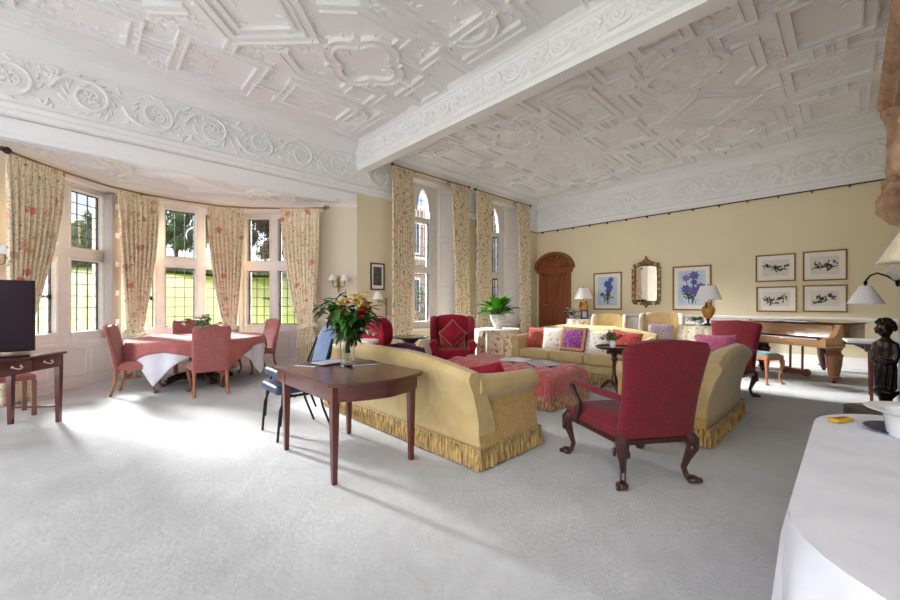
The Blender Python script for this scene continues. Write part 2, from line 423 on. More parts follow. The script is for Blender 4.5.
def windows_straight(k, W):
    x0, x1, g0, g1, L = W
    yg = 7.72
    b = MB()
    # splayed white jambs, soffit, sill board
    b.loft([[(x1, YW, z), (x1 + .002, YW + .5, z), (g1, yg + .2, z), (g1, yg, z)] for z in (ZS, ZH)])
    b.loft([[(x0, YW, z), (g0, yg, z), (g0, yg + .2, z), (x0 - .002, YW + .5, z)] for z in (ZS, ZH)])
    b.box(x0, x1, YW - .03, yg, ZS, ZS + .05)
    b.box(x0, x1, YW, yg + .2, ZH - .03, ZH)
    # raised panels of the shutters folded into the jamb
    d = V((g1 - x1, yg - YW, 0)); n = V((-d.y, d.x, 0)).normalized()
    if n.x > 0: n = -n
    e = d.normalized(); Ld = d.length
    for za, zb in ((.78, 1.75), (1.88, 2.95), (3.08, 4.28)):
        P = [V((x1, YW, za)) + e * .08, V((x1, YW, za)) + e * (Ld - .08)]
        P += [P[1] + V((0, 0, zb - za)), P[0] + V((0, 0, zb - za))]
        b.strap(P, [(-.02, 0), (-.012, .016), (.012, .016), (.02, 0)], True, n)
    # stone frame with arched heads
    b.m = 1
    y0, y1 = yg, yg + .18
    xs = [g0] + [q for l in L for q in l] + [g1]
    for i in range(0, len(xs), 2): b.box(xs[i], xs[i + 1], y0, y1, ZS, ZH)
    zt = [(2.1, 2.28), (3.42, 3.56)]
    for a, c in L:
        b.box(a, c, y0, y1, ZS, .84)
        for t0, t1 in zt: b.box(a, c, y0 + .02, y1, t0, t1)
        w = c - a; N = 14
        def za(x):
            t = abs((x - (a + c) / 2) / (w / 2)); return 3.72 + .62 * sqrt(max(0, 1 - t ** 1.7))
        for i in range(N):
            xa, xb = a + w * i / N, a + w * (i + 1) / N
            b.loft([[(xa, y, za(xa)), (xb, y, za(xb)), (xb, y, ZH), (xa, y, ZH)] for y in (y0, y1)])
        arch = [(a + w * i / N, y0, za(a + w * i / N)) for i in range(N + 1)]
        b.strap(arch, [(-.05, 0), (-.05, .03), (.01, .03), (.01, 0)], False, (0, -1, 0))
    o = struct(b.build('window_%d' % k, [MT['trim'], MT['stone']], angle=30))
    g = MB(); ld = MB()
    for a, c in L:
        g.box(a, c, y0 + .10, y0 + .105, .84, 4.3)
        for i in range(1, 4):
            x = a + (c - a) * i / 4; t = abs((x - (a + c) / 2) / ((c - a) / 2))
            ld.box(x - .006, x + .006, y0 + .085, y0 + .1, .84, 3.72 + .6 * sqrt(1 - t ** 1.7))
        for i in range(1, 14):
            z = .84 + i * .245
            if z > 4.3: break
            q = 1 if z < 3.72 else max(0, (1 - ((z - 3.72) / .62) ** 2)) ** (1 / 1.7)
            m, h = (a + c) / 2, (c - a) / 2 * q
            ld.box(m - h, m + h, y0 + .085, y0 + .1, z - .006, z + .006)
        ld.box(a, a + .025, y0 + .07, y0 + .11, .84, 3.42); ld.box(c - .025, c, y0 + .07, y0 + .11, .84, 3.42)
    g.build('glass', MT['pane'], o, flat=True); ld.build('leading', MT['lead'], o, flat=True)
for k, W in enumerate(WINS): windows_straight(4 + k, W)

# ---- the canted bay
ZB = 3.5
LC, RC = V((.45, 8.95, 0)), V((2.35, 8.95, 0))
LE, RE = V((-.75, 7.75, 0)), V((3.55, 7.75, 0))
def facet_matrix(p, q):       # local x from p to q, local y outwards
    e = (q - p).normalized(); n = V((-e.y, e.x, 0))
    return Matrix(((e.x, n.x, 0, p.x), (e.y, n.y, 0, p.y), (0, 0, 1, 0), (0, 0, 0, 1))), (q - p).length
bay = MB(); bay.m = 0
def facet(k, p, q, L, pad):
    M, ln = facet_matrix(p, q)
    bay.M = M
    bay.box(-.13, ln + .13, 0.004, .34, 0, .68)
    bay.box(-.13, ln + .13, .0, .34, 3.24, ZB + .1)
    fa, fb = L[0][0] - .13, L[-1][1] + .13
    bay.box(-.1, fa, .03, .34, .68, 3.24); bay.box(fb, ln + .1, .03, .34, .68, 3.24)
    bay.box(-.02, ln + .02, -.03, .2, .67, .71)
    bay.box(-.01, ln + .01, -.02, .02, 0, .12)
    n = max(2, round(ln / .65))
    for i in range(n):
        a, c = ln * i / n + .05, ln * (i + 1) / n - .05
        bay.strap([(a, .004, .19), (c, .004, .19), (c, .004, .60), (a, .004, .60)], [(-.016, 0), (-.01, .014), (.01, .014), (.016, 0)], True, (0, -1, 0))
    b = MB(); b.M = M
    y0, y1 = .13, .31
    xs = [fa] + [t for l in L for t in l] + [fb]
    for i in range(0, len(xs), 2): b.box(xs[i], xs[i + 1], y0, y1, .71, 3.24)
    for a, c in L:
        b.box(a, c, y0 - .02, y1, .71, .86)
        b.box(a, c, y0, y1, 2.01, 2.22); b.box(a, c, y0, y1, 3.13, 3.24)
        for za, zb in ((.86, 2.01), (2.22, 3.13)):     # chamfers round every light
            b.strap([(a, y0, za), (c, y0, za), (c, y0, zb), (a, y0, zb)], [(-.045, -.001), (-.03, .012), (-.012, .012), (0, -.03)], True, (0, -1, 0))
    o = struct(b.build('window_%d' % k, MT['stone'], angle=30))
    g = MB(); g.M = M; ld = MB(); ld.M = M
    yg = y0 + .1
    for a, c in L:
        for za, zb, nr in ((.86, 2.01, 6), (2.22, 3.13, 5)):
            g.box(a, c, yg, yg + .004, za, zb)
            for i in range(1, 3): ld.box(a + (c - a) * i / 3 - .005, a + (c - a) * i / 3 + .005, yg - .015, yg, za, zb)
            for i in range(1, nr): ld.box(a, c, yg - .015, yg, za + (zb - za) * i / nr - .005, za + (zb - za) * i / nr + .005)
            for s in (a, c - .016): ld.box(s, s + .016, yg - .02, yg + .01, za, zb)
            for s in (za, zb - .016): ld.box(a, c, yg - .02, yg + .01, s, s + .016)
    g.build('glass', MT['pane'], o, flat=True); ld.build('leading', MT['lead'], o, flat=True)
    h = MB(); h.M = M
    a, c = L[0]
    h.rbox(c - .17, c - .03, yg - .05, yg - .03, 1.40, 1.425, .006); h.rbox(c - .05, c - .02, yg - .05, yg - .012, 1.37, 1.45, .006)
    h.build('casement_handle', MT['black'], o)
    return M, ln
ML, lnL = facet(1, LE, LC, [(.24, .74), (.97, 1.50)], 0)
MCn, lnC = facet(2, LC, RC, [(.01, .49), (.67, 1.15), (1.33, 1.81)], 0)
MR, lnR = facet(3, RC, RE, [(.12, .60), (.79, 1.26)], 0)
bay.M = None
struct(bay.build('wall_bay', MT['trim'], angle=30))
for nm, p, q in (('wall_bay_right', RE, V((4.28, 7.41, 0))), ('wall_bay_left', V((-1.48, 7.41, 0)), LE)):
    M, ln = facet_matrix(p, q); b = MB(); b.M = M
    b.box(-.1, ln, 0, .35, 0, ZB + .12)
    b.m = 1; b.box(0, ln, -.02, 0, 0, .2); b.box(0, ln, -.025, 0, .93, 1.0)
    struct(b.build(nm, [MT['wallpale'], MT['trim']], flat=True))
b = MB()
b.prism([(-1.6, 7.44), (4.4, 7.44), (4.4, 7.9), (2.6, 9.65), (.2, 9.65), (-1.6, 7.9)], ZB, ZB + .2)
SP = [(-.075, 0), (-.072, .066), (-.048, .066), (-.042, .034), (.042, .034), (.048, .066), (.072, .066), (.075, 0)]
DN = (0, 0, -1)
SJ = random.Random(99)
def st(pts, closed=False, z=ZC, mb=None, prof=SP):
    dz = SJ.uniform(.001, .007)
    mb.strap([(x, y, z + dz) for x, y in pts], prof, closed, DN)
for cx in (-.1, 1.4, 2.9):
    if cx == 1.4:
        st([(cx - .75, 8.15), (cx, 7.65), (cx + .75, 8.15), (cx, 8.65)], True, ZB, b)
    else:
        st(arc(cx, 7.95, .33, 0, 330, 12), True, ZB, b)
        st([(cx - .5, 7.6), (cx + .5, 7.6)], False, ZB, b)
st([(-1, 7.52), (3.8, 7.52)], False, ZB, b); st([(.0, 8.3), (.5, 8.75), (2.3, 8.75), (2.8, 8.3)], False, ZB, b)
st([(.35, 7.6), (.5, 8.1), (.35, 8.5)], False, ZB, b); st([(2.45, 7.6), (2.3, 8.1), (2.45, 8.5)], False, ZB, b)
struct(b.build('ceiling_bay', MT['ceil'], angle=25))
# cornice inside the bay
b = MB()
b.strap([(-1.48, 7.41, ZB), LE + V((0, 0, ZB)), LC + V((0, 0, ZB)), RC + V((0, 0, ZB)), RE + V((0, 0, ZB)), (4.28, 7.41, ZB)],
        [(0, 0), (0, .12), (.03, .10), (.05, .05), (.11, .03), (.11, 0)], False, DN)
struct(b.build('trim_1', MT['trim']))

# ---- ceiling beam, cornices, friezes, rails
b = MB()
b.yprism([(4.25, ZC), (4.25, 4.30), (4.29, 4.27), (4.29, 4.2), (4.51, 4.2), (4.51, 4.27), (4.55, 4.30), (4.55, ZC)], -1.4, YW)
for x, s in ((4.25, -1), (4.55, 1)):
    b.yprism([(x, ZC), (x + s * .09, ZC), (x + s * .08, ZC - .03), (x + s * .03, ZC - .07), (x + s * .02, ZC - .1), (x, ZC - .1)], -1.4, YW)
struct(b.build('beam', MT['plaster'], angle=25))
CORN = [(0, 0), (0, .26), (.03, .25), (.04, .2), (.10, .10), (.2, .05), (.24, .05), (.25, 0)]
b = MB()
for pts in ([(4.25, YW), (-4.2, YW)], [(XF, YW), (4.55, YW)], [(XF, -1.35), (XF, YW)]):
    b.strap([(x, y, ZC) for x, y in pts], [(-a, c) for a, c in CORN] if pts[0][0] != XF or pts[1][0] != XF else [(-a, c) for a, c in CORN], False, DN)
struct(b.build('trim_2', MT['plaster'], angle=25))
def along_wall(prof, segs, name, mat):
    b = MB()
    for (x0, x1) in segs:      # window wall: (y offset into room, z)
        b.xprism([(YW - a, z) for a, z in prof], x0, x1)
    b.yprism([(XF - a, z) for a, z in prof], -1.35, YW)
    return struct(b.build(name, mat, angle=25))
RAIL = [(0, 3.7), (.05, 3.72), (.06, 3.78), (.04, 3.8), (.06, 3.86), (.02, 3.9), (0, 3.9)]
along_wall(RAIL, ((-4.2, 5.2), (7.42, 8.1), (10.32, XF)), 'trim_3', MT['plaster'])
along_wall([(0, .93), (.02, .94), (.035, .97), (.035, 1.0), (.02, 1.02), (0, 1.02)], ((-4.2, -1.48), (4.28, 5.2), (7.42, 8.1), (10.32, XF)), 'trim_4', MT['trim'])
along_wall([(0, 0), (.025, 0), (.025, .17), (.012, .2), (0, .21)], ((-4.2, -1.48), (4.28, XF)), 'baseboard_far', MT['trim'])
b = MB()
b.tube([(XF - .07, -1.3, 3.70), (XF - .07, YW - .07, 3.70), (XF - .75, YW - .07, 3.70)], .014, 6)
for i in range(16):
    y = -1.1 + i * .55
    b.box(XF - .08, XF, y - .012, y + .012, 3.66, 3.70)
struct(b.build('trim_5', MT['rail']))

FR = MB()
def frieze(mb, P0, e, n, length, z0, z1, unit=.78, seed=1):
    e = V(e); n = V(n); up = V((0, 0, 1)); rnd = random.Random(seed)
    hgt = z1 - z0; N = max(1, round(length / unit)); unit = length / N
    def P(u, w, o=0.): return V(P0) + e * u + up * (z0 + w * hgt) + n * o
    def oball(u, w, ru, rw, ro, ang=0):
        old = mb.M; c = P(u, w); ea = e * cos(ang) + up * sin(ang); ua = -e * sin(ang) + up * cos(ang)
        mb.M = Matrix(((ea.x, ua.x, n.x, c.x), (ea.y, ua.y, n.y, c.y), (ea.z, ua.z, n.z, c.z), (0, 0, 0, 1)))
        mb.ball((0, 0, 0), (ru, rw, ro), 7, 4); mb.M = old
    for i in range(N):
        u0 = i * unit; fl = 1 if i % 2 == 0 else -1
        cx = u0 + unit * .5; R = hgt * .43
        pts = []; rad = []
        for k in range(34):            # stem sweeping in from the last scroll, then winding into a rosette
            t = k / 33; a = radians(180 + 620 * t) * fl; r = R * (1 - .74 * t) + max(0, .12 - t) * unit * 1.6
            pts.append(P(cx + r * cos(a), min(.97, max(.03, .5 + r * sin(a) / hgt)), .014)); rad.append(.032 - .015 * t)
        mb.tube(pts, rad, 5, up=n, flat=.9)
        for k in range(7):
            a = 2 * pi * k / 7 + .3
            oball(cx + .06 * cos(a), .5 + .06 * sin(a) / hgt, .045, .026, .028, a)
        oball(cx, .5, .03, .03, .042)
        for k in range(16):            # acanthus leaves along the ring
            a = radians(22.5 * k + rnd.uniform(-8, 8)); r = R * rnd.uniform(.92, 1.16)
            oball(cx + r * cos(a), min(.96, max(.04, .5 + r * sin(a) / hgt)), rnd.uniform(.045, .07), .022, .026, a + 1.0 * fl)
        for k in range(10):
            a = rnd.uniform(0, 2 * pi); r = R * rnd.uniform(.45, .8)
            oball(cx + r * cos(a), .5 + r * sin(a) / hgt, .05, .018, .02, a + 1.3 * fl)
        for k in range(12):            # sprays filling the spandrels
            q = rnd.choice((0, 1)); v = rnd.choice((rnd.uniform(.05, .3), rnd.uniform(.7, .95)))
            oball(u0 + unit * q + rnd.uniform(-.14, .14) * unit, v, rnd.uniform(.04, .075), .024, .028, rnd.uniform(-1.6, 1.6))
    return mb
for i, (xa, xb) in enumerate(((-4.1, 4.2), (4.62, 5.15), (7.46, 8.06), (10.36, 11.1))):
    frieze(FR, (xa, YW - .004, 0), (1, 0, 0), (0, -1, 0), xb - xa, 3.92, 4.5, seed=i)
frieze(FR, (XF, -1.3, 0), (0, 1, 0), (-1, 0, 0), 8.6, 3.92, 4.5, seed=9)
frieze(FR, (4.25, -1.3, 0), (0, 1, 0), (-1, 0, 0), 8.65, 4.36, 4.62, .36, seed=11)
frieze(FR, (4.55, -1.3, 0), (0, 1, 0), (1, 0, 0), 8.65, 4.36, 4.62, .36, seed=12)
struct(FR.build('trim_6', MT['plaster'], angle=50))

# ---- strapwork of the main ceiling
ST = MB()
def quat(cx, cy, r=.33, o=.27):
    pts = []
    for k in range(4):
        a = 90 * k; x, y = cx + o * cos(radians(a)), cy + o * sin(radians(a))
        pts += arc(x, y, r * .8, a - 78, a + 78, 8)
        q = radians(a + 45); pts.append((cx + .47 * cos(q), cy + .47 * sin(q)))
    return pts
def sprig(x, y, rnd, z=ZC, s=1.):
    k0 = rnd.uniform(0, 6.28)
    for k in range(6):
        a = k0 + k * 1.05; d = .07 * s * (1 + .5 * (k % 2))
        old = ST.M; ST.M = Matrix.Translation((x + d * cos(a), y + d * sin(a), z)) @ Matrix.Rotation(a, 4, 'Z')
        ST.ball((0, 0, 0), (.06 * s, .024 * s, .022), 6, 4); ST.M = old
    ST.ball((x, y, z), (.03 * s, .03 * s, .03), 6, 4)
rnd = random.Random(5)
def compartment(x0, x1, cx, wide):
    for cy in (-1.34, 1.73, 4.8):
        for dx in ([0] if not wide else [0, -5.8]):
            X = cx + dx; R = .74
            st([(X + R, cy), (X, cy + R), (X - R, cy), (X, cy - R)], True, ZC, ST)
            st([(X + .5, cy), (X, cy + .5), (X - .5, cy), (X, cy - .5)], True, ZC, ST, [(-.025, 0), (-.025, .05), (.025, .05), (.025, 0)])
            for s in (-1, 1):
                st([(X + s * R, cy), (X + s * (R + .22), cy)], False, ZC, ST)
                st([(X, cy + s * R), (X, cy + s * (R + .34))], False, ZC, ST)
                Q = X + s * 1.5
                st(quat(Q, cy), True, ZC, ST)
                # elbow straps framing the quatrefoil
                for v in (-1, 1):
                    st([(Q - s * .95, cy + v * .55), (Q - s * .6, cy + v * .85), (Q + s * .1, cy + v * .85), (Q + s * .1, cy + v * .62)], False, ZC, ST)
                    st([(Q + s * .28, cy + v * .5), (Q + s * .62, cy + v * .5), (Q + s * .62, cy + v * .9), (Q + s * 1.2, cy + v * .9)], False, ZC, ST)
                st([(Q + s * .55, cy), (Q + s * .85, cy)], False, ZC, ST)
                st([(Q + s * .85, cy - .3), (Q + s * 1.3, cy - .3), (Q + s * 1.3, cy + .3), (Q + s * .85, cy + .3)], True, ZC, ST)
                # mid row
                my = cy + 1.535
                if my > 7.2: continue
                st([(Q - .55, my - .36), (Q + .55, my - .36), (Q + .55, my + .36), (Q - .55, my + .36)], True, ZC, ST)
                st(arc(Q + s * .55, my, .3, -90 if s > 0 else 90, 90 if s > 0 else 270, 9), False, ZC, ST)
                st([(Q + s * 1.0, my - .5), (Q + s * 1.0, my + .5)], False, ZC, ST)
                st([(X + s * .5, my - .1), (X + s * .95, my - .1)], False, ZC, ST); st([(X + s * .5, my + .1), (X + s * .95, my + .1)], False, ZC, ST)
            my = cy + 1.535
            if my < 7.2:
                st([(X - .48, my - .48), (X + .48, my - .48), (X + .48, my + .48), (X - .48, my + .48)], True, ZC, ST)
    n = int((x1 - x0) * 8.6 * 8)
    for i in range(n):
        x, y = rnd.uniform(x0 + .25, x1 - .25), rnd.uniform(-1.3, 7.1)
        sprig(x, y, rnd, ZC, rnd.uniform(.7, 1.2))
compartment(-1.7, 4.15, 1.4, False)
compartment(4.7, 10.95, 7.95, False)
struct(ST.build('ceiling_strapwork', MT['ceil'], angle=25))

# radiator cover under the far dado rail
t = thing('radiator_cover', 'long white panelled radiator cover under the dado rail of the far wall', 'radiator cover', (XF - .1, 3.7, 0))
b = MB(); b.box(-.1, .07, -1.95, 1.95, .0, .90); b.build('case', MT['trim'], t, flat=True)
b = MB(); b.rbox(-.13, .07, -2.0, 2.0, .90, .93, .008); b.build('shelf', MT['trim'], t)
for i in range(5):
    b = MB(); y = -1.92 + i * .77
    b.strap([(-.1, y + .06, .2), (-.1, y + .70, .2), (-.1, y + .70, .8), (-.1, y + .06, .8)], [(-.015, 0), (-.01, .014), (.01, .014), (.015, 0)], True, (-1, 0, 0))
    b.build('panel_moulding', MT['trim'], t)

# arched wooden door in the far wall
b = MB(); yc, hw = 6.70, .56
b.box(-.10, .0, -.64, -.5, 0, 2.42); b.box(-.10, 0, .5, .64, 0, 2.42)
b.box(-.06, 0, -.5, .5, 0, 2.42)
b.box(-.14, 0, -.70, .70, 2.36, 2.44); b.box(-.17, 0, -.74, .74, 2.44, 2.50)
b.box(-.08, -.06, -.5, .5, 1.22, 1.30); b.box(-.08, -.06, -.5, .5, 2.26, 2.36); b.box(-.08, -.06, -.5, -.42, 0, 2.36); b.box(-.08, -.06, .42, .5, 0, 2.36)
b.box(-.08, -.06, -.05, .05, 0.1, 1.22); b.box(-.08, -.06, -.5, .5, 0, .2); b.box(-.08, -.06, -.5, .5, .68, .76)
for y0, y1, z0, z1 in ((-.42, .42, 1.30, 2.26), (-.42, -.05, .76, 1.22), (.05, .42, .76, 1.22), (-.42, -.05, .2, .68), (.05, .42, .2, .68)):
    b.strap([(-.06, y0 + .05, z0 + .05), (-.06, y1 - .05, z0 + .05), (-.06, y1 - .05, z1 - .05), (-.06, y0 + .05, z1 - .05)], [(-.03, 0), (-.01, .02), (.01, .02), (.03, 0)], True, (-1, 0, 0))
hood = [(.74 * cos(radians(a)), 2.50 + .50 * sin(radians(a))) for a in range(0, 181, 10)]
b.strap([(-.0, y, z) for y, z in hood], [(-.06, 0), (-.06, .17), (-.03, .2), (.03, .2), (.05, .17), (.06, 0)], False, (-1, 0, 0))
b.loft([[(x, y * .96, 2.5 + (z - 2.5) * .96) for y, z in hood] for x in (-.05, 0)])
for k in range(11):
    a = radians(6 + 168 * k / 10)
    b.tube([(-.05, 0, 2.52), (-.085, .3 * cos(a), 2.52 + .2 * sin(a)), (-.07, .64 * cos(a), 2.5 + .43 * sin(a))], [.02, .05, .075], 6)
o = struct(b.build('door_1', MT['doorwood'], None, (XF, yc, 0)))
o.scale = (1, .885, .98)
b = MB()
b.strap(arc(0, 0, .16, 0, 360, 16)[:-1] and [(-.075, .16 * cos(q * .39), 1.76 + .22 * sin(q * .39)) for q in range(16)], [(-.025, 0), (-.01, .02), (.01, .02), (.025, 0)], True, (-1, 0, 0))
for q in range(8): b.ball((-.075, .07 * cos(q * .785), 1.76 + .09 * sin(q * .785)), (.02, .03, .03), 7, 5)
b.build('carved_medallion', MT['doorwood'], o)
b = MB(); b.rbox(-.1, -.08, .26, .46, 1.24, 1.31, .004); b.ball((-.12, .43, 1.27), .025, 10, 6)
b.build('door_lock', MT['brass'], o)

# small switch plate between the windows
t = tag(MB().rbox(7.5, 7.66, YW - .025, YW, 1.48, 1.84, .006).build('switch_plate', MT['trim']), 'small white plate on the wall between the two tall windows', 'wall plate')
# ------------------------------------------------------------------ outdoors
def lawn_z(x, y):
    t = max(0, min(1, (y - 12) / 34)); return -.4 + 5.0 * (t * t * (3 - 2 * t) * .55 + t * .45) + .15 * sin(x * .35 + y * .2)
b = MB()
b.grid(lambda u, v: (-70 + 150 * u, 9.75 + 85 * v ** 1.3, lawn_z(-70 + 150 * u, 9.75 + 85 * v ** 1.3)), 60, 50)
struct(b.build('lawn', MT['lawn'], solid=False))
b = MB(); b.prism([(-9, 9.7), (13, 9.7), (13, 13.8), (-9, 13.8)], -.5, -.34); b.prism([(4.9, 7.95), (26, 7.95), (26, 9.69), (4.9, 9.69)], -.5, -.34); b.prism([(13.01, 9.69), (26, 9.69), (26, 18.9), (13.01, 18.9)], -.5, -.34)
struct(b.build('bounce_ground', plain('pale_bounce_ground', srgb(226, 220, 208), .95, var=.08, scale=30), flat=True))  # unseen pale ground, added to bounce sunlight up through the windows
def tree(name, x, y, r, h, mat, label, trunk=1.6, n=1500, ls=.42, seed=1, group='trees beyond the lawn'):
    rn = random.Random(seed); z = lawn_z(x, y)
    t = thing(name, label, 'tree', (x, y, z), 0, group)
    b = MB(); b.tube([(0, 0, -.3), (.1, 0, trunk), (.0, .1, h * .6)], [r * .09, r * .07, r * .03], 8)
    for k in range(5):
        a = k * 1.3; b.tube([(0, 0, trunk * .9 + k * .2), (r * .5 * cos(a), r * .5 * sin(a), h * .5 + k * .3)], [r * .04, r * .015], 6)
    b.build('trunk', MT['bark'], t)
    b = MB(); cl = []
    for k in range(22):
        a = rn.uniform(0, 6.28); q = rn.uniform(0, .6) * r
        cl.append((q * cos(a), q * sin(a), lerp(trunk + .12 * (h - trunk), h - r * .35, (k + rn.random()) / 22), r * rn.uniform(.42, .6)))
    for c in cl: b.ball(c[:3], c[3] * .82, 9, 6)
    for k in range(n):
        c = rn.choice(cl); d = V((rn.gauss(0, 1), rn.gauss(0, 1), rn.gauss(0, 1))).normalized()
        b.leaf(V(c[:3]) + d * c[3] * rn.uniform(.75, 1.0), d + V((rn.gauss(0, .6), rn.gauss(0, .6), rn.gauss(0, .6))), (0, 0, 1), ls, ls * .6, .3, 2)
    b.build('crown', mat, t, solid=False)
    return t
TREES = [('tree', 1.0, 57, 2.6, 7.0, 'tree', 'small green tree on the skyline at the right of the leftmost bay window', 3),
 ('tree', 4.4, 46, 2.0, 14.0, 'tree', 'tall green tree through the left light of the middle bay window', 4),
 ('yew_tree', 8.7, 45.5, 2.0, 14.0, 'treedk', 'dark yew nearest in the middle light of the central bay window', 5),
 ('tree', 7.6, 54, 2.3, 15.5, 'tree', 'tall mid-green tree behind the dark yew in the middle bay window', 6),
 ('yew_tree', 13.0, 46, 2.0, 14.5, 'treedk', 'dark yew filling the left upper pane of the right-hand bay window', 7),
 ('yew_tree', 12.9, 54, 2.3, 16, 'treedk', 'farther dark yew between the middle and right bay windows', 10),
 ('copper_beech', 17.3, 46, 2.0, 14.5, 'copper', 'purple-leaved beech filling the upper panes of the right-hand bay window', 8),
 ('copper_beech', 18.4, 54, 2.4, 16, 'copper', 'purple-leaved beech farther back in the right-hand bay window', 11)]
for nm, x, y, r, h, m, lb, sd in TREES: tree(nm, x, y, r, h, MT[m], lb, seed=sd)
# clipped hedge along the crest
rn = random.Random(3); b = MB()
b.grid(lambda u, v: ((lambda x, a: (x, 39.8 + .8 * cos(a), lawn_z(x, 39.8) + .1 + .8 * max(0, sin(a)) * (1 + .15 * sin(x * 1.7) + .1 * sin(x * 4.1))))(-12 + 40 * u, pi * v)), 90, 8)
for k in range(1800):
    x = rn.uniform(-12, 28); a = rn.uniform(0, pi)
    b.leaf((x, 39.8 - .8 * cos(a), lawn_z(x, 39.8) + .1 + .9 * sin(a)), (rn.gauss(0, .5), -cos(a), sin(a) + rn.gauss(0, .5)), (0, 0, 1), .3, .2, .2, 2)
tag(b.build('hedge', MT['tree'], solid=False), 'long low hedge along the top of the lawn behind the bay windows', 'hedge')
# the stone wing across the court
t = thing('building', 'warm stone wing of the house seen through the two tall arched windows', 'building', (8.6, 19.0, -.4))
b = MB(); b.box(0, 24, 0, 3, 0, 7.6); b.build('wall', MT['ashlar'], t, flat=True)
b = MB(); b.box(-.15, 24.15, -.15, 3, 7.6, 7.9); b.box(-.05, 24.05, -.06, 3, 4.5, 4.66); b.build('string_course', MT['stone'], t, flat=True)
for x, z in ((5.2, 1.2), (5.2, 4.9), (12.6, 1.2), (12.6, 4.9), (16.2, 1.2), (1.6, 1.2)):
    b = MB(); b.box(x - .1, x + 1.7, -.08, .05, z - .1, z); b.box(x - .1, x + 1.7, -.08, .05, z + 2, z + 2.12)
    for i in range(3): b.box(x - .1 + i * .85, x + i * .85, -.08, .05, z, z + 2)
    w = b.build('window', MT['stone'], t, flat=True)
    MB().box(x, x + 1.6, -.02, .0, z, z + 2).build('pane', MT['dkglass'], w, flat=True)
# climbing rose against that wing
def shrub(x, y, r, h, label, seed, fl=None):
    rn = random.Random(seed); z = -.4
    t = thing('rose_bush', label, 'shrub', (x, y, z), 0, 'shrubs in the court')
    b = MB(); b.tube([(0, 0, 0), (.05, 0, h * .5), (0, .05, h)], [.05, .03, .015], 6); b.build('stem', MT['bark'], t)
    b = MB()
    for k in range(420):
        a = rn.uniform(0, 6.28); q = r * sqrt(rn.random())
        b.leaf((q * cos(a), q * sin(a) * .6, h * rn.random() ** .7), (cos(a), sin(a), rn.uniform(-.2, .8)), (0, 0, 1), .2, .13, .3, 2)
    b.build('foliage', MT['leafdk'], t, solid=False)
    for k in range(22):
        a = rn.uniform(0, 6.28); b = MB(); b.ball((r * .9 * cos(a), -abs(r * .55 * sin(a)), h * rn.random()), .07, 6, 4)
        b.build('rose', MT['redf'], t)
shrub(10.6, 13.2, .9, 2.4, 'green rose bush low behind the left tall window', 1)
shrub(16.2, 13.2, .9, 2.2, 'green rose bush low behind the right tall window', 2)

# ------------------------------------------------------------------ curtains
def curtain(label, A, B, n, z0, wt, wb, st_, sb, zt, folds, amp, tie=True, group='', top_w=1.):
    """A,B: ends of the heading (xy); wt/wb share of the width at the tie and the hem, st_/sb where their middle sits"""
    A = V(A).to_3d(); B = V(B).to_3d(); n = V(n).normalized(); L = (B - A)
    t = thing('curtain', label, 'curtain', (A.x, A.y, 0), 0, group)
    rn = random.Random(int(A.x * 100)); ph = [rn.uniform(-.5, .5) for _ in range(folds + 2)]
    def fn(u, v):
        z = z0 - .05 - (z0 - .06) * v
        if tie:
            q = interp(v, [(0, 0), ((z0 - zt) / z0, 1), (1, 2)]) if False else None
            vt = (z0 - zt) / z0
            if v < vt:
                k = (v / vt); k = k ** 1.6
                w = lerp(top_w, wt, k); s = lerp(.5, st_, k)
            else:
                k = min(1, (v - vt) / (1 - vt) * 2.2); k = k * k * (3 - 2 * k)
                w = lerp(wt, wb, k); s = lerp(st_, sb, k)
        else:
            w = lerp(top_w, wb, v); s = lerp(.5, sb, v)
        a = amp * (1 + .9 * (1 - w))
        i = u * folds; k = int(i); p = lerp(ph[k], ph[k + 1], i - k)
        pin = min(1, .35 + v * 6)
        off = a * sin(2 * pi * u * folds + p) * pin + .02 * sin(3 * v + p)
        uu = s + (u - .5) * w + .012 * sin(2 * pi * u * folds * 2 + 5 * v)
        P = L * uu + n * (off + .03)
        return (P.x, P.y, z)
    b = MB(); b.grid(fn, folds * 10, 30)
    o = b.build('drape', MT['chintz'] if tie else MT['curtain'], t, solid=False)
    m = o.modifiers.new('sol', 'SOLIDIFY'); m.thickness = .012
    b = MB()           # pinch-pleat heading band
    e = L.normalized()
    for i in range(folds * 2):
        c = L * ((i + .5) / (folds * 2)) + n * .045
        b.tube([(c.x, c.y, z0 - .03), (c.x, c.y, z0 - .13)], [.022, .014], 6)
    b.build('heading', MT['chintz'] if tie else MT['curtain'], t)
    if tie:
        c = L * st_ + n * .03; w = L.length * wt * .5 + .05; b = MB()
        pts = [c + e * (w * cos(q * pi / 8)) + n * ((amp * 1.9 + .03) * sin(q * pi / 8)) for q in range(16)]
        b.tube([(p.x, p.y, zt + .03 * sin(i * pi / 4)) for i, p in enumerate(pts)], .03, 6, True, flat=1.6)
        b.build('tieback', MT['chintz'], t)
    return t
ZR = 3.27
BL, BC, BR = V((-.48, 7.72)), V((.52, 8.76)), V((2.28, 8.76))
cg = 'floral curtains in the bay'
nL = (1, -1, 0); s2 = .7071
curtain('floral curtain at the left end of the bay behind the television', (-.76, 7.50), (-.24, 8.02), (.7, -.7, 0), ZR, .30, .45, .16, .12, .95, 9, .035, True, cg)
curtain('tied floral curtain at the corner between the left and middle bay windows', (.40, 8.66), (.98, 8.84), (.35, -.94, 0), ZR, .32, .45, .38, .30, .78, 8, .035, True, cg)
curtain('tied floral curtain at the corner between the middle and right bay windows', (1.76, 8.82), (2.36, 8.58), (-.4, -.92, 0), ZR, .30, .4, .62, .60, .80, 8, .035, True, cg)
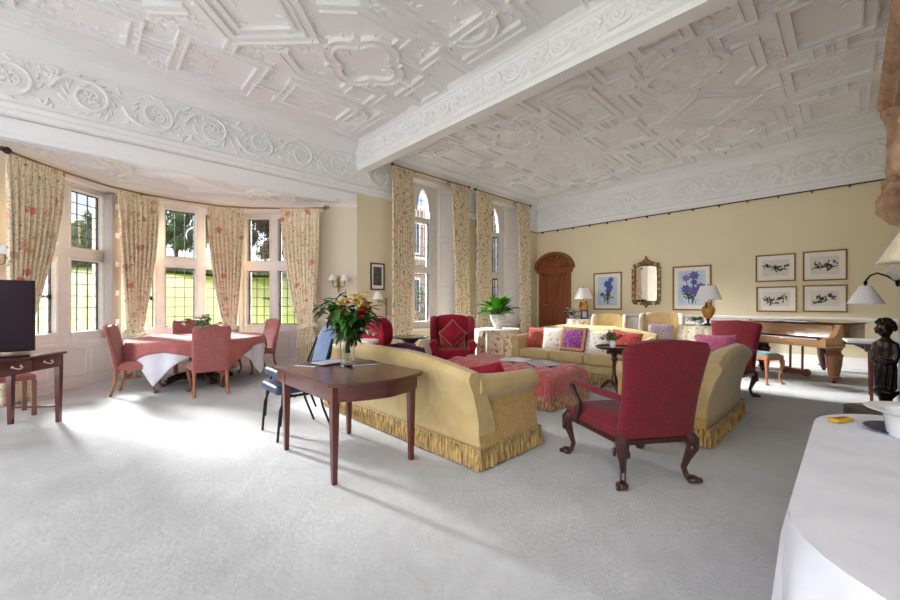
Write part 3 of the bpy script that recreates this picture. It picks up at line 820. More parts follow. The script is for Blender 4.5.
curtain('tied floral curtain at the right end of the bay beside the wall sconce', (2.90, 8.02), (3.48, 7.50), (-.7, -.7, 0), ZR, .36, .5, .68, .70, .85, 9, .035, True, cg)
t = thing('curtain_rod', 'curved gilt curtain rod following the bay window', 'curtain rod', (0, 0, ZR))
C3 = [V((-.72, 7.44, 0)), V((-.45, 7.82, 0)), V((-.1, 8.2, 0)), V((.3, 8.55, 0)), V((.8, 8.75, 0)), V((1.4, 8.80, 0)), V((2.0, 8.74, 0)), V((2.5, 8.48, 0)), V((2.9, 8.12, 0)), V((3.25, 7.8, 0)), V((3.56, 7.42, 0))]
b = MB(); b.tube(C3, .018, 8); b.build('pole', MT['pole'], t)
for p, d in ((C3[0], (-.5, -.6)), (C3[-1], (.5, -.6))):
    b = MB(); b.ball((p.x, p.y, 0), .045, 10, 8); b.ball((p.x + d[0] * .08, p.y + d[1] * .08, 0), .03, 8, 6); b.build('finial', MT['rail'] if p is C3[0] else MT['brass'], t)
for p, q in ((C3[1], (-.25, .25)), (C3[4], (-.1, .2)), (C3[6], (.1, .22)), (C3[9], (.3, .2))):
    b = MB(); b.tube([(p.x, p.y, 0), (p.x + q[0], p.y + q[1], .02)], .01, 6); b.build('bracket', MT['pole'], t)
cg2 = 'floral curtains at the tall windows'
ZP = 4.50; YC = 7.27
curtain('tall floral curtain at the left of the left arched window', (5.08, YC), (5.68, YC), (0, -1, 0), ZP, 1, .95, .5, .47, 1, 8, .04, False, cg2)
curtain('tall floral curtain at the right of the left arched window', (6.97, YC), (7.62, YC), (0, -1, 0), ZP, 1, .72, .5, .66, 1, 8, .04, False, cg2)
curtain('tall floral curtain at the left of the right arched window behind the potted plant', (7.95, YC), (8.6, YC), (0, -1, 0), ZP, 1, .95, .5, .48, 1, 8, .04, False, cg2)
curtain('tall floral curtain next to the room corner and the carved door', (9.86, YC), (10.55, YC), (0, -1, 0), ZP, 1, .72, .5, .62, 1, 8, .04, False, cg2)
for xa, xb, lb in ((5.12, 7.66, 'straight curtain rod over the left arched window'), (7.93, 10.6, 'straight curtain rod over the right arched window')):
    t = thing('curtain_rod', lb, 'curtain rod', (xa, YC, ZP + .01), 0, 'rods over the tall windows')
    b = MB(); b.tube([(0, 0, 0), (xb - xa, 0, 0)], .02, 8); b.build('pole', MT['pole'], t)
    for x in (0, xb - xa):
        b = MB(); b.ball((x, 0, 0), .042, 10, 8); b.build('finial', MT['rail'], t)
    for x in (.7, xb - xa - .7):
        b = MB(); b.tube([(x, 0, 0), (x, YW - YC, .0)], .012, 6); b.build('bracket', MT['pole'], t)

# folded shutter at the left bay corner
M, ln = ML, lnL
t = thing('window_shutter', 'folded grey window shutter with white hinges in the left bay corner', 'shutter', (0, 0, 0))
b = MB(); b.M = M; b.rbox(ln - .2, ln - .115, -.05, .10, .72, 3.2, .006); b.rbox(ln - .11, ln - .03, -.05, .10, .72, 3.2, .006); b.build('leaves', plain('grey_paint', srgb(176, 168, 166), .5, var=.02), t)
for z in (.95, 1.45, 1.95, 2.45, 2.95):
    b = MB(); b.M = M; b.rbox(ln - .15, ln - .08, -.06, -.048, z, z + .09, .003); b.build('hinge', MT['trim'], t)
# ------------------------------------------------------------------ furniture builders
def cabriole(mb, x, y, z0, h, ox, oy, s=1., foot=True):
    """leg from (x,y,z0+h) down to the floor, knee and foot thrown along (ox,oy)"""
    d = V((ox, oy, 0)); d = d.normalized() if d.length else d
    P = []
    for k, (t, o, r) in enumerate(((1, 0, .036), (.88, .022, .042), (.72, .026, .034), (.5, .006, .022), (.28, -.012, .016), (.13, .0, .016), (.06, .02, .024), (0.0, .028, .026))):
        P.append((V((x, y, z0 + h * t)) + d * o * s * 1.2, r * s))
    mb.tube([p for p, r in P], [r for p, r in P], 9)
    if foot:
        c = V((x, y, z0 + .022 * s)) + d * .035 * s
        mb.ball(c, (.036 * s, .036 * s, .022 * s), 9, 6)
def pillow_mesh(mb, w, h, T, nu=16):
    for sgn in (1, -1):
        def fn(u, v, sgn=sgn):
            a, c = 2 * u - 1, 2 * v - 1
            pa = 1 - .07 * (1 - c * c) ; pc = 1 - .07 * (1 - a * a)
            t = (max(0, 1 - a ** 4) * max(0, 1 - c ** 4)) ** .55
            return (a * w / 2 * pa, sgn * (T / 2 * t + .004), c * h / 2 * pc)
        mb.grid(fn, nu, nu)
def cushion(label, loc, f, tilt, w, h, T, mat, trim, roll=0., group=None, art=None):
    """scatter cushion: local face looks along -Y; loc is its centre"""
    t = thing('cushion', label, 'cushion', loc, 0, group)
    M = Matrix.Rotation(face(*f), 4, 'Z') @ Matrix.Rotation(-tilt, 4, 'X') @ Matrix.Rotation(roll, 4, 'Y')
    b = MB(); b.M = M; pillow_mesh(b, w, h, T); b.build('cover', mat, t, angle=60)
    b = MB(); b.M = M; n = 10; pts = []
    for k in range(4 * n):
        q = k // n; s = 2 * (k % n) / n - 1
        a, c = [(s, -1), (1, s), (-s, 1), (-1, -s)][q]
        pts.append((a * w / 2 * (1 - .07 * (1 - c * c)), 0, c * h / 2 * (1 - .07 * (1 - a * a))))
    b.tube(pts, .009, 6, True); b.build('piping', trim, t)
    if art:
        b = MB(); b.M = M
        art(b, w, h, T); b.build('motif', MT['inkf'] if art is sunmotif else MT['goldwhite'], t)
    return t
def sunmotif(b, w, h, T):
    for k in range(12):
        a = k * pi / 6
        b.ball((.09 * cos(a), -T / 2 + .001, .09 * sin(a)), (.02, .012, .02), 6, 4)
        b.tube([(.02 * cos(a), -T / 2 - .002, .02 * sin(a)), (.065 * cos(a), -T / 2 - .001, .065 * sin(a))], .006, 5)
def bordermotif(b, w, h, T):
    for k in range(40):
        q, s = k // 10, 2 * (k % 10 + .5) / 10 - 1
        a, c = [(s, -1), (1, s), (-s, 1), (-1, -s)][q]
        t = (1 - .8 ** 4) ** .55
        b.ball((a * .80 * w / 2, -T / 2 * ((1 - (a * .8) ** 4) * (1 - (c * .8) ** 4)) ** .55 - .003, c * .80 * h / 2), (.03, .008, .03), 6, 4)
def SGN(path):
    A = sum(p[0] * q[1] - q[0] * p[1] for p, q in zip(path, path[1:] + path[:1])); return 1 if A > 0 else -1
def fringe_mesh(mb, path, z0, z1, step=.026, closed=False, amp=.011, flare=.02):
    """pleated bullion fringe hanging from a polyline (xy)"""
    P = [V((p[0], p[1], 0)) for p in path]
    if closed: P.append(P[0])
    pts = []; prev = None
    for a, c in zip(P, P[1:]):
        d = c - a; n = max(2, int(d.length / step)); e = d.normalized(); o = V((e.y, -e.x, 0)) * SGN(path)
        if prev is not None: pts.append((a, (o + prev), 0))
        for i in range(1, n): pts.append((a + d * (i / n), o, 1))
        prev = o; last = (c, o)
    if closed:
        o0 = pts[0][1]; m = o0 + prev; pts = [(P[0], m, 0)] + pts + [(P[0], m, 0)]
    else: pts.append((last[0], last[1], 1))
    rn = random.Random(2); rows = []
    for z, f in ((z0, .0), (z0 - .02, .012), (lerp(z0, z1, .5), .5), (z1, 1)):
        rows.append([(p + o * (.006 + flare * f + k * amp * (1 if i % 2 else -1) * (.3 + f) + k * rn.uniform(-.004, .004) * f)) + V((0, 0, z + (rn.uniform(-.006, .006) if f == 1 and k else 0))) for i, (p, o, k) in enumerate(pts)])
    n = len(pts); vs = [v for r in rows for v in r]
    mb.add(vs, [(j * n + i, j * n + i + 1, (j + 1) * n + i + 1, (j + 1) * n + i) for j in range(3) for i in range(n - 1)])
    mb.tube([tuple(p + o * .008 + V((0, 0, z0))) for p, o, k in pts] , .008, 5)

def sofa(label, loc, f, L, D, H, nc, seat=.44, arm=.70, group='yellow camel-back sofas'):
    """front along local -Y; L overall length, D depth"""
    t = thing('sofa', label, 'sofa', loc, face(*f), group)
    hw, hd = L / 2, D / 2; aw = .20
    b = MB(); b.rbox(-hw + .03, hw - .03, -hd + .03, hd - .05, .05, .30, .02); b.build('base', MT['yellow'], t)
    # camel back: swept section with rolled top, flaring outwards at the bottom
    def top(x):
        q = abs(x) / hw; return H - .10 * max(0, (q - .35) / .65) ** 1.5 - .03
    rings = []
    N = 40
    for i in range(N + 1):
        x = -hw + .015 + (L - .03) * i / N; h = top(x)
        sec = [(hd - .02, .10), (hd - .03, .24), (hd - .01, .42), (hd + .045, h - .14), (hd + .085, h - .07), (hd + .095, h - .025), (hd + .07, h + .02), (hd + .01, h + .03), (hd - .05, h), (hd - .08, h - .06), (hd - .13, h - .2), (hd - .20, .40), (hd - .24, .2), (hd - .2, .1)]
        rings.append([(x, y, z) for y, z in sec])
    b.loft(rings) if False else None
    b = MB(); b.loft(rings); b.build('backrest', MT['yellow'], t, angle=50)
    for s in (-1, 1):
        b = MB(); rr = .095; x0 = s * (hw - aw + .02); prof = []
        xo = s * (hw - .0)
        cx = s * (hw - .085); cz = arm - rr
        prof = [(s * (hw - aw), .12), (s * (hw - aw + .01), cz - .02)]
        prof += [(cx + s * rr * cos(a) * -1, cz + rr * sin(a)) for a in [radians(q) for q in range(0, 241, 20)]]
        prof += [(s * (hw - .06), cz - .12), (s * (hw - .045), .34), (s * (hw + .015), .10)]
        ring = []
        n = 8
        for k in range(n + 1):
            y = lerp(-hd + .02, hd - .035, k / n); dz = .05 * (k / n) ** 2
            if k == 0: ring.append([(x + (cx - x) * .12, y - .0, z + (cz - z) * .04 if z > .2 else z) for x, z in prof])
            ring.append([(x, y + (.02 if k == 0 else 0), z + (dz if z > .3 else 0)) for x, z in prof])
        b.loft(ring); b.build('armrest', MT['yellowdamask'] if False else MT['yellow'], t, angle=50)
        b = MB(); b.loft([[(s * (hw - .10 + .03 + (.0 if z < .2 else -.008)), y, z) for y, z in ((-hd + .05, .12), (hd - .05, .12), (hd - .03, cz - .1), (-hd + .05, cz - .1))], [(s * (hw - .052 + (.06 if z < .2 else 0)), y, z) for y, z in ((-hd + .03, .11), (hd - .03, .11), (hd - .01, cz - .1), (-hd + .03, cz - .1))]])
        b.build('side_panel', MT['yellowdamask'], t)
    w = (L - 2 * aw - .02) / nc
    for i in range(nc):
        x = -hw + aw + .01 + w * i
        b = MB(); b.rbox(x + .006, x + w - .006, -hd - .01, hd - .2, .30, seat + .02, .045, 3); b.build('seat_cushion', MT['yellow'], t)
    b = MB(); fringe_mesh(b, [(-hw - .005, hd - .0), (-hw - .005, -hd), (hw + .005, -hd), (hw + .005, hd - .0)][::1], .17, .012, closed=True)
    b.build('fringe', MT['fringe'], t, solid=False)
    return t

def gainsborough(label, loc, f, group='red open armchairs'):
    t = thing('open_armchair', label, 'armchair', loc, face(*f), group)
    W, Wb, D = .36, .29, .34        # half widths front/back, half depth
    b = MB()
    n = 10
    def seatfn(u, v):
        y = lerp(-D, D, v); w = lerp(W, Wb, v); a = 2 * u - 1
        e = max(0, (1 - abs(a) ** 5) * (1 - abs(2 * v - 1) ** 5)) ** .5
        return (a * w, y, .40 + .085 * e)
    b.grid(seatfn, 12, 12); b.loft([[(-W, -D, z), (W, -D, z), (Wb, D, z), (-Wb, D, z)] for z in (.34, .405)])
    b.build('seat', MT['red'], t, angle=60)
    b = MB(); b.loft([[(-W - .01, -D - .01, z), (W + .01, -D - .01, z), (Wb + .01, D + .01, z), (-Wb - .01, D + .01, z)] for z in (.31, .345)])
    b.build('seat_rail', MT['dark'], t)
    # padded back, leaning
    def half(v): return lerp(.30, .342, v) - .02 * sin(pi * v)
    rings = []
    for k in range(15):
        v = k / 14; z = .36 + .675 * v; y = D - .03 + .13 * v ** 1.1
        w = half(v) * (1 if v < .93 else 1 - ((v - .93) / .07) ** 2 * .10); th = .055 * (1 if v < .96 else .7)
        top = .02 if v > .93 else 0
        ring = []
        for q in range(24):
            a = 2 * pi * q / 24; c, s_ = cos(a), sin(a)
            px = w * (abs(c) ** .35) * (1 if c > 0 else -1); py = th * (abs(s_) ** .6) * (1 if s_ > 0 else -1)
            zz = z + (0.03 * (1 - (px / w) ** 2) if k == 14 else 0.018 * (1 - (px / w) ** 2) * max(0, (v - .8) / .2))
            ring.append((px, y + py, zz))
        rings.append(ring)
    b = MB(); b.loft(rings); b.build('backrest', MT['red'], t, angle=60)
    for s in (-1, 1):
        b = MB(); b.tube([(s * .285, D - .0, .64), (s * .33, .05, .645), (s * .355, -.17, .655), (s * .36, -.21, .65)], [.026, .032, .032, .02], 10, flat=.9)
        p = b.build('armrest', MT['red'], t)
        b = MB(); b.tube([(s * .36, -.20, .645), (s * .37, -.23, .63), (s * .365, -.20, .58), (s * .36, -.12, .50), (s * .36, -.14, .42), (s * .355, -.20, .34)], [.02, .028, .022, .024, .026, .03], 9)
        b.build('arm_support', MT['dark'], t)
    for sx, sy in ((-1, -1), (1, -1), (-1, 1), (1, 1)):
        b = MB(); x = sx * (W - .03 if sy < 0 else Wb - .03); y = sy * (D - .03)
        cabriole(b, x, y, 0, .36, sx * .8, sy * (1 if sy < 0 else .9), 1.25)
        for k in range(5):      # carved knee leaf and claw
            b.ball((x + sx * .035 + .018 * (k - 2) * (-sy), y + sy * .03 + .014 * (k - 2) * sx * 1., .30 - .022 * abs(k - 2)), (.016, .016, .035), 6, 5)
        for k in range(3): b.ball((x + sx * (.055 + .012 * (k == 1)) + .022 * (k - 1) * -sy * sx * .8, y + sy * .05, .022), (.018, .018, .02), 6, 5)
        b.build('leg', MT['dark'], t)
    return t

def wingchair(label, loc, f, mat, legm, W=.40, D=.40, H=1.06, seat=.42, group=None, skirted=False, outer=None):
    outer = outer or mat
    t = thing('wing_armchair', label, 'armchair', loc, face(*f), group)
    b = MB(); b.rbox(-W + .03, W - .03, -D + .02, D - .06, .12 if not skirted else .06, .32, .02); b.build('base', mat, t)
    b = MB(); b.rbox(-W + .13, W - .13, -D - .01, D - .16, .31, seat + .04, .04, 3); b.build('seat_cushion', mat, t)
    rings = []
    for k in range(11):
        v = k / 10; z = .25 + (H - .25) * v; y = D - .13 + .10 * v; w = (W - .08) * (1 if v < .9 else 1 - .15 * ((v - .9) / .1) ** 2)
        ring = []
        for q in range(20):
            a = 2 * pi * q / 20; c, s_ = cos(a), sin(a)
            px = w * abs(c) ** .4 * (1 if c > 0 else -1)
            ring.append((px, y + .075 * abs(s_) ** .6 * (1 if s_ > 0 else -1), z + (.04 * (1 - (px / w) ** 2) if v > .85 else 0)))
        rings.append(ring)
    b = MB(); b.loft(rings); b.build('backrest', mat, t, angle=60)
    for s in (-1, 1):
        b = MB()
        pr = [(D - .0, .50), (D - .34, .56), (D - .40, .70), (D - .40, .86), (D - .37, H - .08), (D - .28, H), (D - .02, H + .01)]
        b.loft([[(s * (W - .12 + dx + .05 * (D - y) / .4), y, z) for q, (y, z) in enumerate(pr)] for dx in (0, .035, .08)])
        o = b.build('wing', outer, t, angle=40); m = o.modifiers.new('bev', 'BEVEL'); m.width = .02; m.segments = 2
        b = MB(); r = .075
        prof = [(s * (W - .14), .15), (s * (W - .14), .50)] + [(s * (W - .065) - s * r * cos(radians(q)), .54 + r * sin(radians(q))) for q in range(0, 221, 20)] + [(s * (W - .03), .42), (s * (W - .02), .14)]
        b.loft([[(x, y, z) for x, z in prof] for y in (-D + .04, 0, D - .12)]); b.build('armrest', outer, t, angle=45)
        for sy in (-1, 1):
            b = MB(); b.tube([(s * (W - .1), sy * (D - .1), .14), (s * (W - .08), sy * (D - .07), .0)], [.026, .017], 8); b.build('leg', legm, t)
    return t

def dining_chair(label, loc, f, group='pink chairs round the dining table'):
    t = thing('dining_chair', label, 'chair', loc, face(*f), group)
    W, D = .235, .24
    b = MB()
    b.loft([[(-W - .015, -D, z), (W + .015, -D, z), (W - .02, D, z), (-W + .02, D, z)] for z in (.36, .42)])
    def sf(u, v):
        a, c = 2 * u - 1, 2 * v - 1; e = max(0, (1 - a ** 6) * (1 - c ** 6)) ** .5
        return (a * lerp(W + .015, W - .02, v), lerp(-D, D, v), .418 + .055 * e)
    b.grid(sf, 12, 12); b.build('seat', MT['pink'], t, angle=60)
    rings = []
    for k in range(13):
        v = k / 12; z = .34 + .66 * v; y = D - .01 + .12 * v ** 1.3; w = lerp(W - .005, W + .005, v)
        if v > .9: w *= 1 - .10 * ((v - .9) / .1) ** 2
        ring = []
        for q in range(24):
            a = 2 * pi * q / 24; c, s_ = cos(a), sin(a)
            px = w * abs(c) ** .3 * (1 if c > 0 else -1); tt = px / w
            hump = (.018 * cos(pi * tt * 1.5)) if k > 10 else 0
            ring.append((px, y + .035 * abs(s_) ** .6 * (1 if s_ > 0 else -1), z + hump))
        rings.append(ring)
    b = MB(); b.loft(rings); b.build('backrest', MT['pink'], t, angle=60)
    for s in (-1, 1):
        b = MB(); cabriole(b, s * (W - .03), -D + .04, 0, .38, s * .6, -1, .95); b.build('leg', MT['brownleg'], t)
        b = MB(); b.tube([(s * (W - .035), D - .01, .38), (s * (W - .035), D + .0, .2), (s * (W - .03), D + .05, .04), (s * (W - .03), D + .06, 0)], [.026, .022, .02, .024], 8); b.build('leg', MT['oak'], t)
    return t

def skirted_table(label, loc, R, h, mat, top, n=11, amp=.035, name='skirted_table', cat='table', group=None):
    t = thing(name, label, cat, loc, 0, group)
    def fn(u, v):
        a = 2 * pi * u; z = h * (1 - v) + .01
        k = min(1, v * 3); r = R + .015 * k + (amp * k * (.6 + .5 * v)) * (sin(n * a + .6 * sin(3 * a)) + .35 * sin(2.3 * n * a)) + .05 * v
        return (r * cos(a), r * sin(a), z - .012 * (v == 0) * 0)
    b = MB(); b.grid(fn, n * 14, 8, cu=True); b.build('skirt', mat, t, solid=False)
    b = MB(); b.lathe([(0, h + .004), (R - .01, h + .004), (R + .008, h), (R + .012, h - .012)], 48); b.build('top_cloth', top, t)
    return t
def urn_lamp(label, loc, S=1., group='urn lamps on the far wall tables'):
    t = thing('table_lamp', label, 'lamp', loc, 0, group)
    b = MB(); b.lathe([(0, 0), (.085, 0), (.085, .02), (.06, .035), (.025, .05), (.02, .09), (.035, .12), (.045, .13), (0.03, .135)], 20); b.build('foot', MT['dark'], t)
    b = MB(); b.lathe([(.03, .13), (.07, .17), (.11, .25), (.12, .31), (.11, .36), (.075, .40), (.05, .42), (.05, .46), (.068, .475), (0, .48)], 24); b.build('urn', MT['urn'], t)
    for s in (-1, 1):
        b = MB(); b.tube([(s * .1, 0, .34), (s * .16, 0, .36), (s * .175, 0, .41), (s * .15, 0, .45), (s * .12, 0, .43), (s * .075, 0, .405)], .013, 7); b.build('handle', MT['dark'], t)
    b = MB(); b.tube([(0, 0, .47), (0, 0, .62)], .012, 8); b.build('stem', MT['brass'], t)
    b = MB(); b.lathe([(.235, .52), (.238, .525), (.135, .80), (.128, .80), (.228, .525)], 36); b.build('lamp_shade', MT['shade'], t)
    b = MB(); b.tube([(0, 0, .6), (0, 0, .82)], .006, 6); b.ball((0, 0, .83), .015, 8, 6); b.build('finial', MT['brass'], t)
    for c in t.children: c.scale = (S, S, S)
    return t
def framed(label, y0, y1, z0, z1, mt, art, group, name='framed_print', frame=.035, X=XF):
    t = thing(name, label, 'picture', (X, (y0 + y1) / 2, (z0 + z1) / 2), 0, group)
    hy, hz = abs(y1 - y0) / 2, (z1 - z0) / 2; k = frame
    b = MB()
    b.strap([(0, -hy + k / 2, -hz + k / 2), (0, -hy + k / 2, hz - k / 2), (0, hy - k / 2, hz - k / 2), (0, hy - k / 2, -hz + k / 2)], [(-k / 2, 0), (-k / 2, .03), (-k * .2, .035), (k * .3, .022), (k / 2, .018), (k / 2, 0)], True, (-1, 0, 0))
    b.build('frame', MT['gilt'], t)
    b = MB(); b.box(-.012, -.004, -hy + k * .6, hy - k * .6, -hz + k * .6, hz - k * .6); b.build('mount', MT['mount'], t, flat=True)
    m = mt
    b = MB(); b.box(-.0135, -.012, -hy + m, hy - m, -hz + m * 1.05, hz - m * 1.0); b.build('print', MT['printpaper'], t, flat=True)
    art(t, hy - m, hz - m)
    return t
MT['printpaper'] = plain('aged_print_paper', srgb(222, 214, 200), .8, var=.02)
# ------------------------------------------------------------------ seating
sofa('yellow camel-back sofa seen from behind beside the mahogany table', (2.66, 3.32, 0), (1, 0), 2.62, .86, .88, 3)
sofa('yellow three-cushion sofa facing across the ottoman with a row of cushions', (6.42, 3.38, 0), (-1, 0), 2.36, .92, .90, 3)
sofa('short yellow sofa seen end-on to the right of the near red armchair', (4.88, 1.31, 0), (0, 1), 1.60, .86, .88, 2)
gainsborough('red damask open armchair with carved legs, nearest and turned away', (3.18, 1.24, 0), (.55, .83))
gainsborough('red damask open armchair with a striped cushion beside the piano stool', (6.58, 1.30, 0), (-.92, .30))
wingchair('crimson wing armchair with a diamond cushion in front of the windows', (5.18, 5.35, 0), (-.66, -.75), MT['crimson'], MT['dark'], .43, .42, 1.05, .42, 'crimson wing armchairs', True)
wingchair('crimson wing armchair seen from the side behind the vase of flowers', (3.62, 5.22, 0), (.70, -.71), MT['crimson'], MT['dark'], .42, .42, 1.06, .42, 'crimson wing armchairs')
wingchair('cream wing armchair under the left blue flower picture', (10.3, 4.55, 0), (-.96, -.25), MT['cream'], MT['brownleg'], .44, .4, 1.0, .42, 'cream wing armchairs', outer=MT['ivory'])
wingchair('cream wing armchair with a lilac cushion between mirror and right flower picture', (9.35, 2.92, 0), (-.95, -.3), MT['cream'], MT['brownleg'], .45, .42, 1.08, .42, 'cream wing armchairs', outer=MT['ivory'])
# scatter cushions
MT['terra'] = fabric('terracotta_silk', srgb(176, 66, 44), srgb(160, 56, 38), 14)
MT['flwhite'] = floral('white_floral_cotton', srgb(232, 226, 214), [srgb(196, 90, 100), srgb(170, 160, 130), srgb(220, 150, 140), srgb(232, 220, 200)], 13., 26.)
MT['violet'] = fabric('violet_tapestry', srgb(142, 42, 138), srgb(206, 168, 196), 26, dist=2.5, thr=(.36, .46))
MT['redpat'] = fabric('red_patterned_silk', srgb(186, 52, 50), srgb(214, 130, 110), 30, dist=2, thr=(.36, .42))
MT['lilac'] = fabric('lilac_print', srgb(224, 206, 216), srgb(150, 96, 150), 34, dist=2, thr=(.4, .46))
MT['stripe'] = floral('striped_tapestry', srgb(226, 206, 168), [srgb(190, 80, 60), srgb(206, 160, 96), srgb(140, 120, 80)], 16., 30.)
MT['pinkpat'] = fabric('pink_patterned_weave', srgb(196, 96, 128), srgb(88, 52, 84), 44, dist=2.6, thr=(.42, .48))
MT['goldwhite'] = fabric('gold_trim', srgb(196, 160, 96))
g = 'cushions on the far yellow sofa'
cushion('terracotta cushion with a dark sunburst at the left end of the far sofa', (6.38, 4.20, .645), (-1, -.15), .30, .42, .40, .15, MT['terra'], MT['red'], .05, g, sunmotif)
cushion('white rose-print cushion second from the left on the far sofa', (6.35, 3.83, .65), (-1, -.1), .32, .44, .44, .15, MT['flwhite'], MT['goldwhite'], -.05, g)
cushion('violet tapestry cushion with a gold border on the far sofa', (6.30, 3.40, .67), (-1, -.2), .34, .46, .46, .16, MT['violet'], MT['goldwhite'], .04, g, bordermotif)
cushion('white cushion with a pink flower right of the violet one', (6.36, 2.98, .65), (-1, 0), .36, .44, .42, .14, MT['flwhite'], MT['flwhite'], -.04, g)
cushion('red patterned cushion at the right end of the far sofa', (6.40, 2.55, .655), (-1, .1), .32, .50, .40, .15, MT['redpat'], MT['red'], .10, g)
g = 'cushions on the short sofa'
cushion('cream tapestry cushion with a dark stripe leaning on the short sofa', (4.50, 1.22, .67), (.15, 1), .30, .42, .42, .15, MT['stripe'], MT['red'], .15, g)
cushion('gold and pink tapestry cushion farther along the short sofa', (4.98, 1.24, .67), (-.1, 1), .32, .44, .42, .15, MT['stripe'], MT['goldwhite'], -.12, g)
cushion('lilac print cushion on the cream wing armchair', (9.22, 2.90, .66), (-.95, -.3), .25, .50, .40, .16, MT['lilac'], MT['lilac'], .05)
cushion('pink and purple striped cushion on the red armchair by the piano', (6.46, 1.33, .68), (-.92, .30), .28, .52, .38, .16, MT['pinkpat'], MT['pinkpat'], -.06)
cushion('plain crimson velvet cushion set on its corner on the front-facing wing armchair', (5.10, 5.26, .74), (-.66, -.75), .25, .38, .38, .14, MT['crimson'], MT['goldwhite'], pi / 4)
cushion('patterned cushion behind the crimson diamond one on the wing armchair', (5.17, 5.34, .62), (-.66, -.75), .28, .50, .30, .10, MT['redpat'], MT['goldwhite'], 0)
cushion('dark red cushion on the near yellow sofa just above its arm', (2.88, 2.42, .575), (.9, .3), .5, .36, .34, .14, MT['crimson'], MT['crimson'], .3)
# purple throw over the side wing chair's arm
t = thing('throw_blanket', 'purple woven throw draped over the arm of the side-on wing armchair', 'throw', (3.92, 5.07, 0), face(.70, -.71))
b = MB()
b.grid(lambda u, v: (lerp(-.12, .14, u), lerp(-.22, .32, v), .645 + .012 * sin(9 * v + 4 * u) + (-.12 * max(0, .35 - v) * 2) - .28 * (2 * u - 1) ** 4), 10, 22)
o = b.build('blanket', MT['purple'], t, solid=False); o.modifiers.new('s', 'SOLIDIFY').thickness = .02
b = MB()
for i in range(14): b.tube([(lerp(-.1, .12, i / 13), -.22, .57), (lerp(-.1, .12, i / 13), -.25, .46)], .006, 5)
b.build('tassels', MT['purple'], t)

# ---- ottoman
t = thing('ottoman', 'large rose velvet buttoned ottoman with bullion fringe between the sofas', 'ottoman', (4.56, 3.46, 0))
hx, hy = .48, .94
b = MB(); b.rbox(-hx, hx, -hy, hy, .04, .40, .05, 3)
for sx in (-1, 1):
    for sy in (-1, 1): b.tube([(sx * (hx - .035), sy * (hy - .035), .03), (sx * (hx - .035), sy * (hy - .035), .38)], .052, 12)
b.build('body', MT['ottoman'], t)
p = .16
def tuft(u, v):
    x, y = lerp(-hx, hx, u), lerp(-hy, hy, v)
    e = min(1, min(hx - abs(x), hy - abs(y)) / .09)
    a, c = (x + y) / p * .5, (x - y) / p * .5
    bul = (abs(sin(pi * a)) * abs(sin(pi * c))) ** .42
    return (x, y, .375 + .05 * sqrt(max(0, 1 - (1 - e) ** 2)) + .055 * bul * e)
b = MB(); b.grid(tuft, 60, 110); b.build('tufted_top', MT['ottoman'], t, solid=False, angle=70)
for i in range(-4, 5):
    for j in range(-8, 9):
        x, y = (i + j) * p / 1, (i - j) * p / 1
        x, y = x * 1.0, y * 1.0
        if abs(x) < hx - .06 and abs(y) < hy - .06:
            b = MB(); b.ball((x, y, .432), (.016, .016, .009), 8, 5); b.build('button', MT['ottoman'], t)
b = MB()
for i in range(38):
    for s in (-1, 1): b.ball((s * hx, lerp(-hy + .05, hy - .05, i / 37), .345), .009, 6, 4)
for i in range(19):
    for s in (-1, 1): b.ball((lerp(-hx + .05, hx - .05, i / 18), s * hy, .345), .009, 6, 4)
b.build('nailhead_trim', MT['goldwhite'], t)
b = MB(); fringe_mesh(b, [(-hx, hy), (-hx, -hy), (hx, -hy), (hx, hy)], .16, .01, closed=True, flare=.03); b.build('fringe', strands('tan_fringe', srgb(206, 168, 126), srgb(120, 78, 60)), t, solid=False)
def booklet(label, loc, rz, w, h, T, mat, art=None, cat='magazine', name='magazine', group=None):
    t = thing(name, label, cat, loc, rz, group)
    b = MB(); b.rbox(-w / 2, w / 2, -h / 2, h / 2, 0, T * .8, .0015, 1); b.build('pages', MT['white'], t)
    b = MB(); b.rbox(-w / 2 - .002, w / 2 + .002, -h / 2 - .002, h / 2 + .002, T * .8, T, .001, 1); b.build('cover', mat, t)
    return t
booklet('pale blue magazine lying on the far half of the ottoman', (4.62, 3.42, .475), .3, .30, .40, .014, MT['white'])
booklet('grey printed magazine spread on the near end of the ottoman', (4.62, 2.98, .475), -.5, .34, .46, .012, MT['paper2'])

# ---- tripod table with a little vase
t = thing('tripod_table', 'dark carved tripod table between the near red armchair and the far sofa', 'table', (5.60, 2.38, 0))
b = MB(); b.lathe([(0, .64), (.12, .645), (.22, .65), (.25, .665), (.265, .69), (.255, .69), (.24, .672), (0, .668)], 32); b.build('tabletop', MT['dark'], t)
b = MB(); b.lathe([(.03, .12), (.055, .16), (.04, .22), (.028, .27), (.024, .40), (.026, .46), (.045, .50), (.03, .54), (.05, .58), (.11, .63), (0, .64)], 18)
for k in range(8): b.ball((.09 * cos(k * .785), .09 * sin(k * .785), .60), (.025, .025, .03), 6, 5)
b.build('pedestal', MT['dark'], t)
for k in range(3):
    a = radians(95 + 120 * k); b = MB()
    b.tube([(r * cos(a), r * sin(a), z) for r, z in ((.02, .16), (.09, .17), (.15, .10), (.20, .04), (.25, .018))], [.03, .032, .024, .02, .024], 8); b.build('leg', MT['dark'], t)

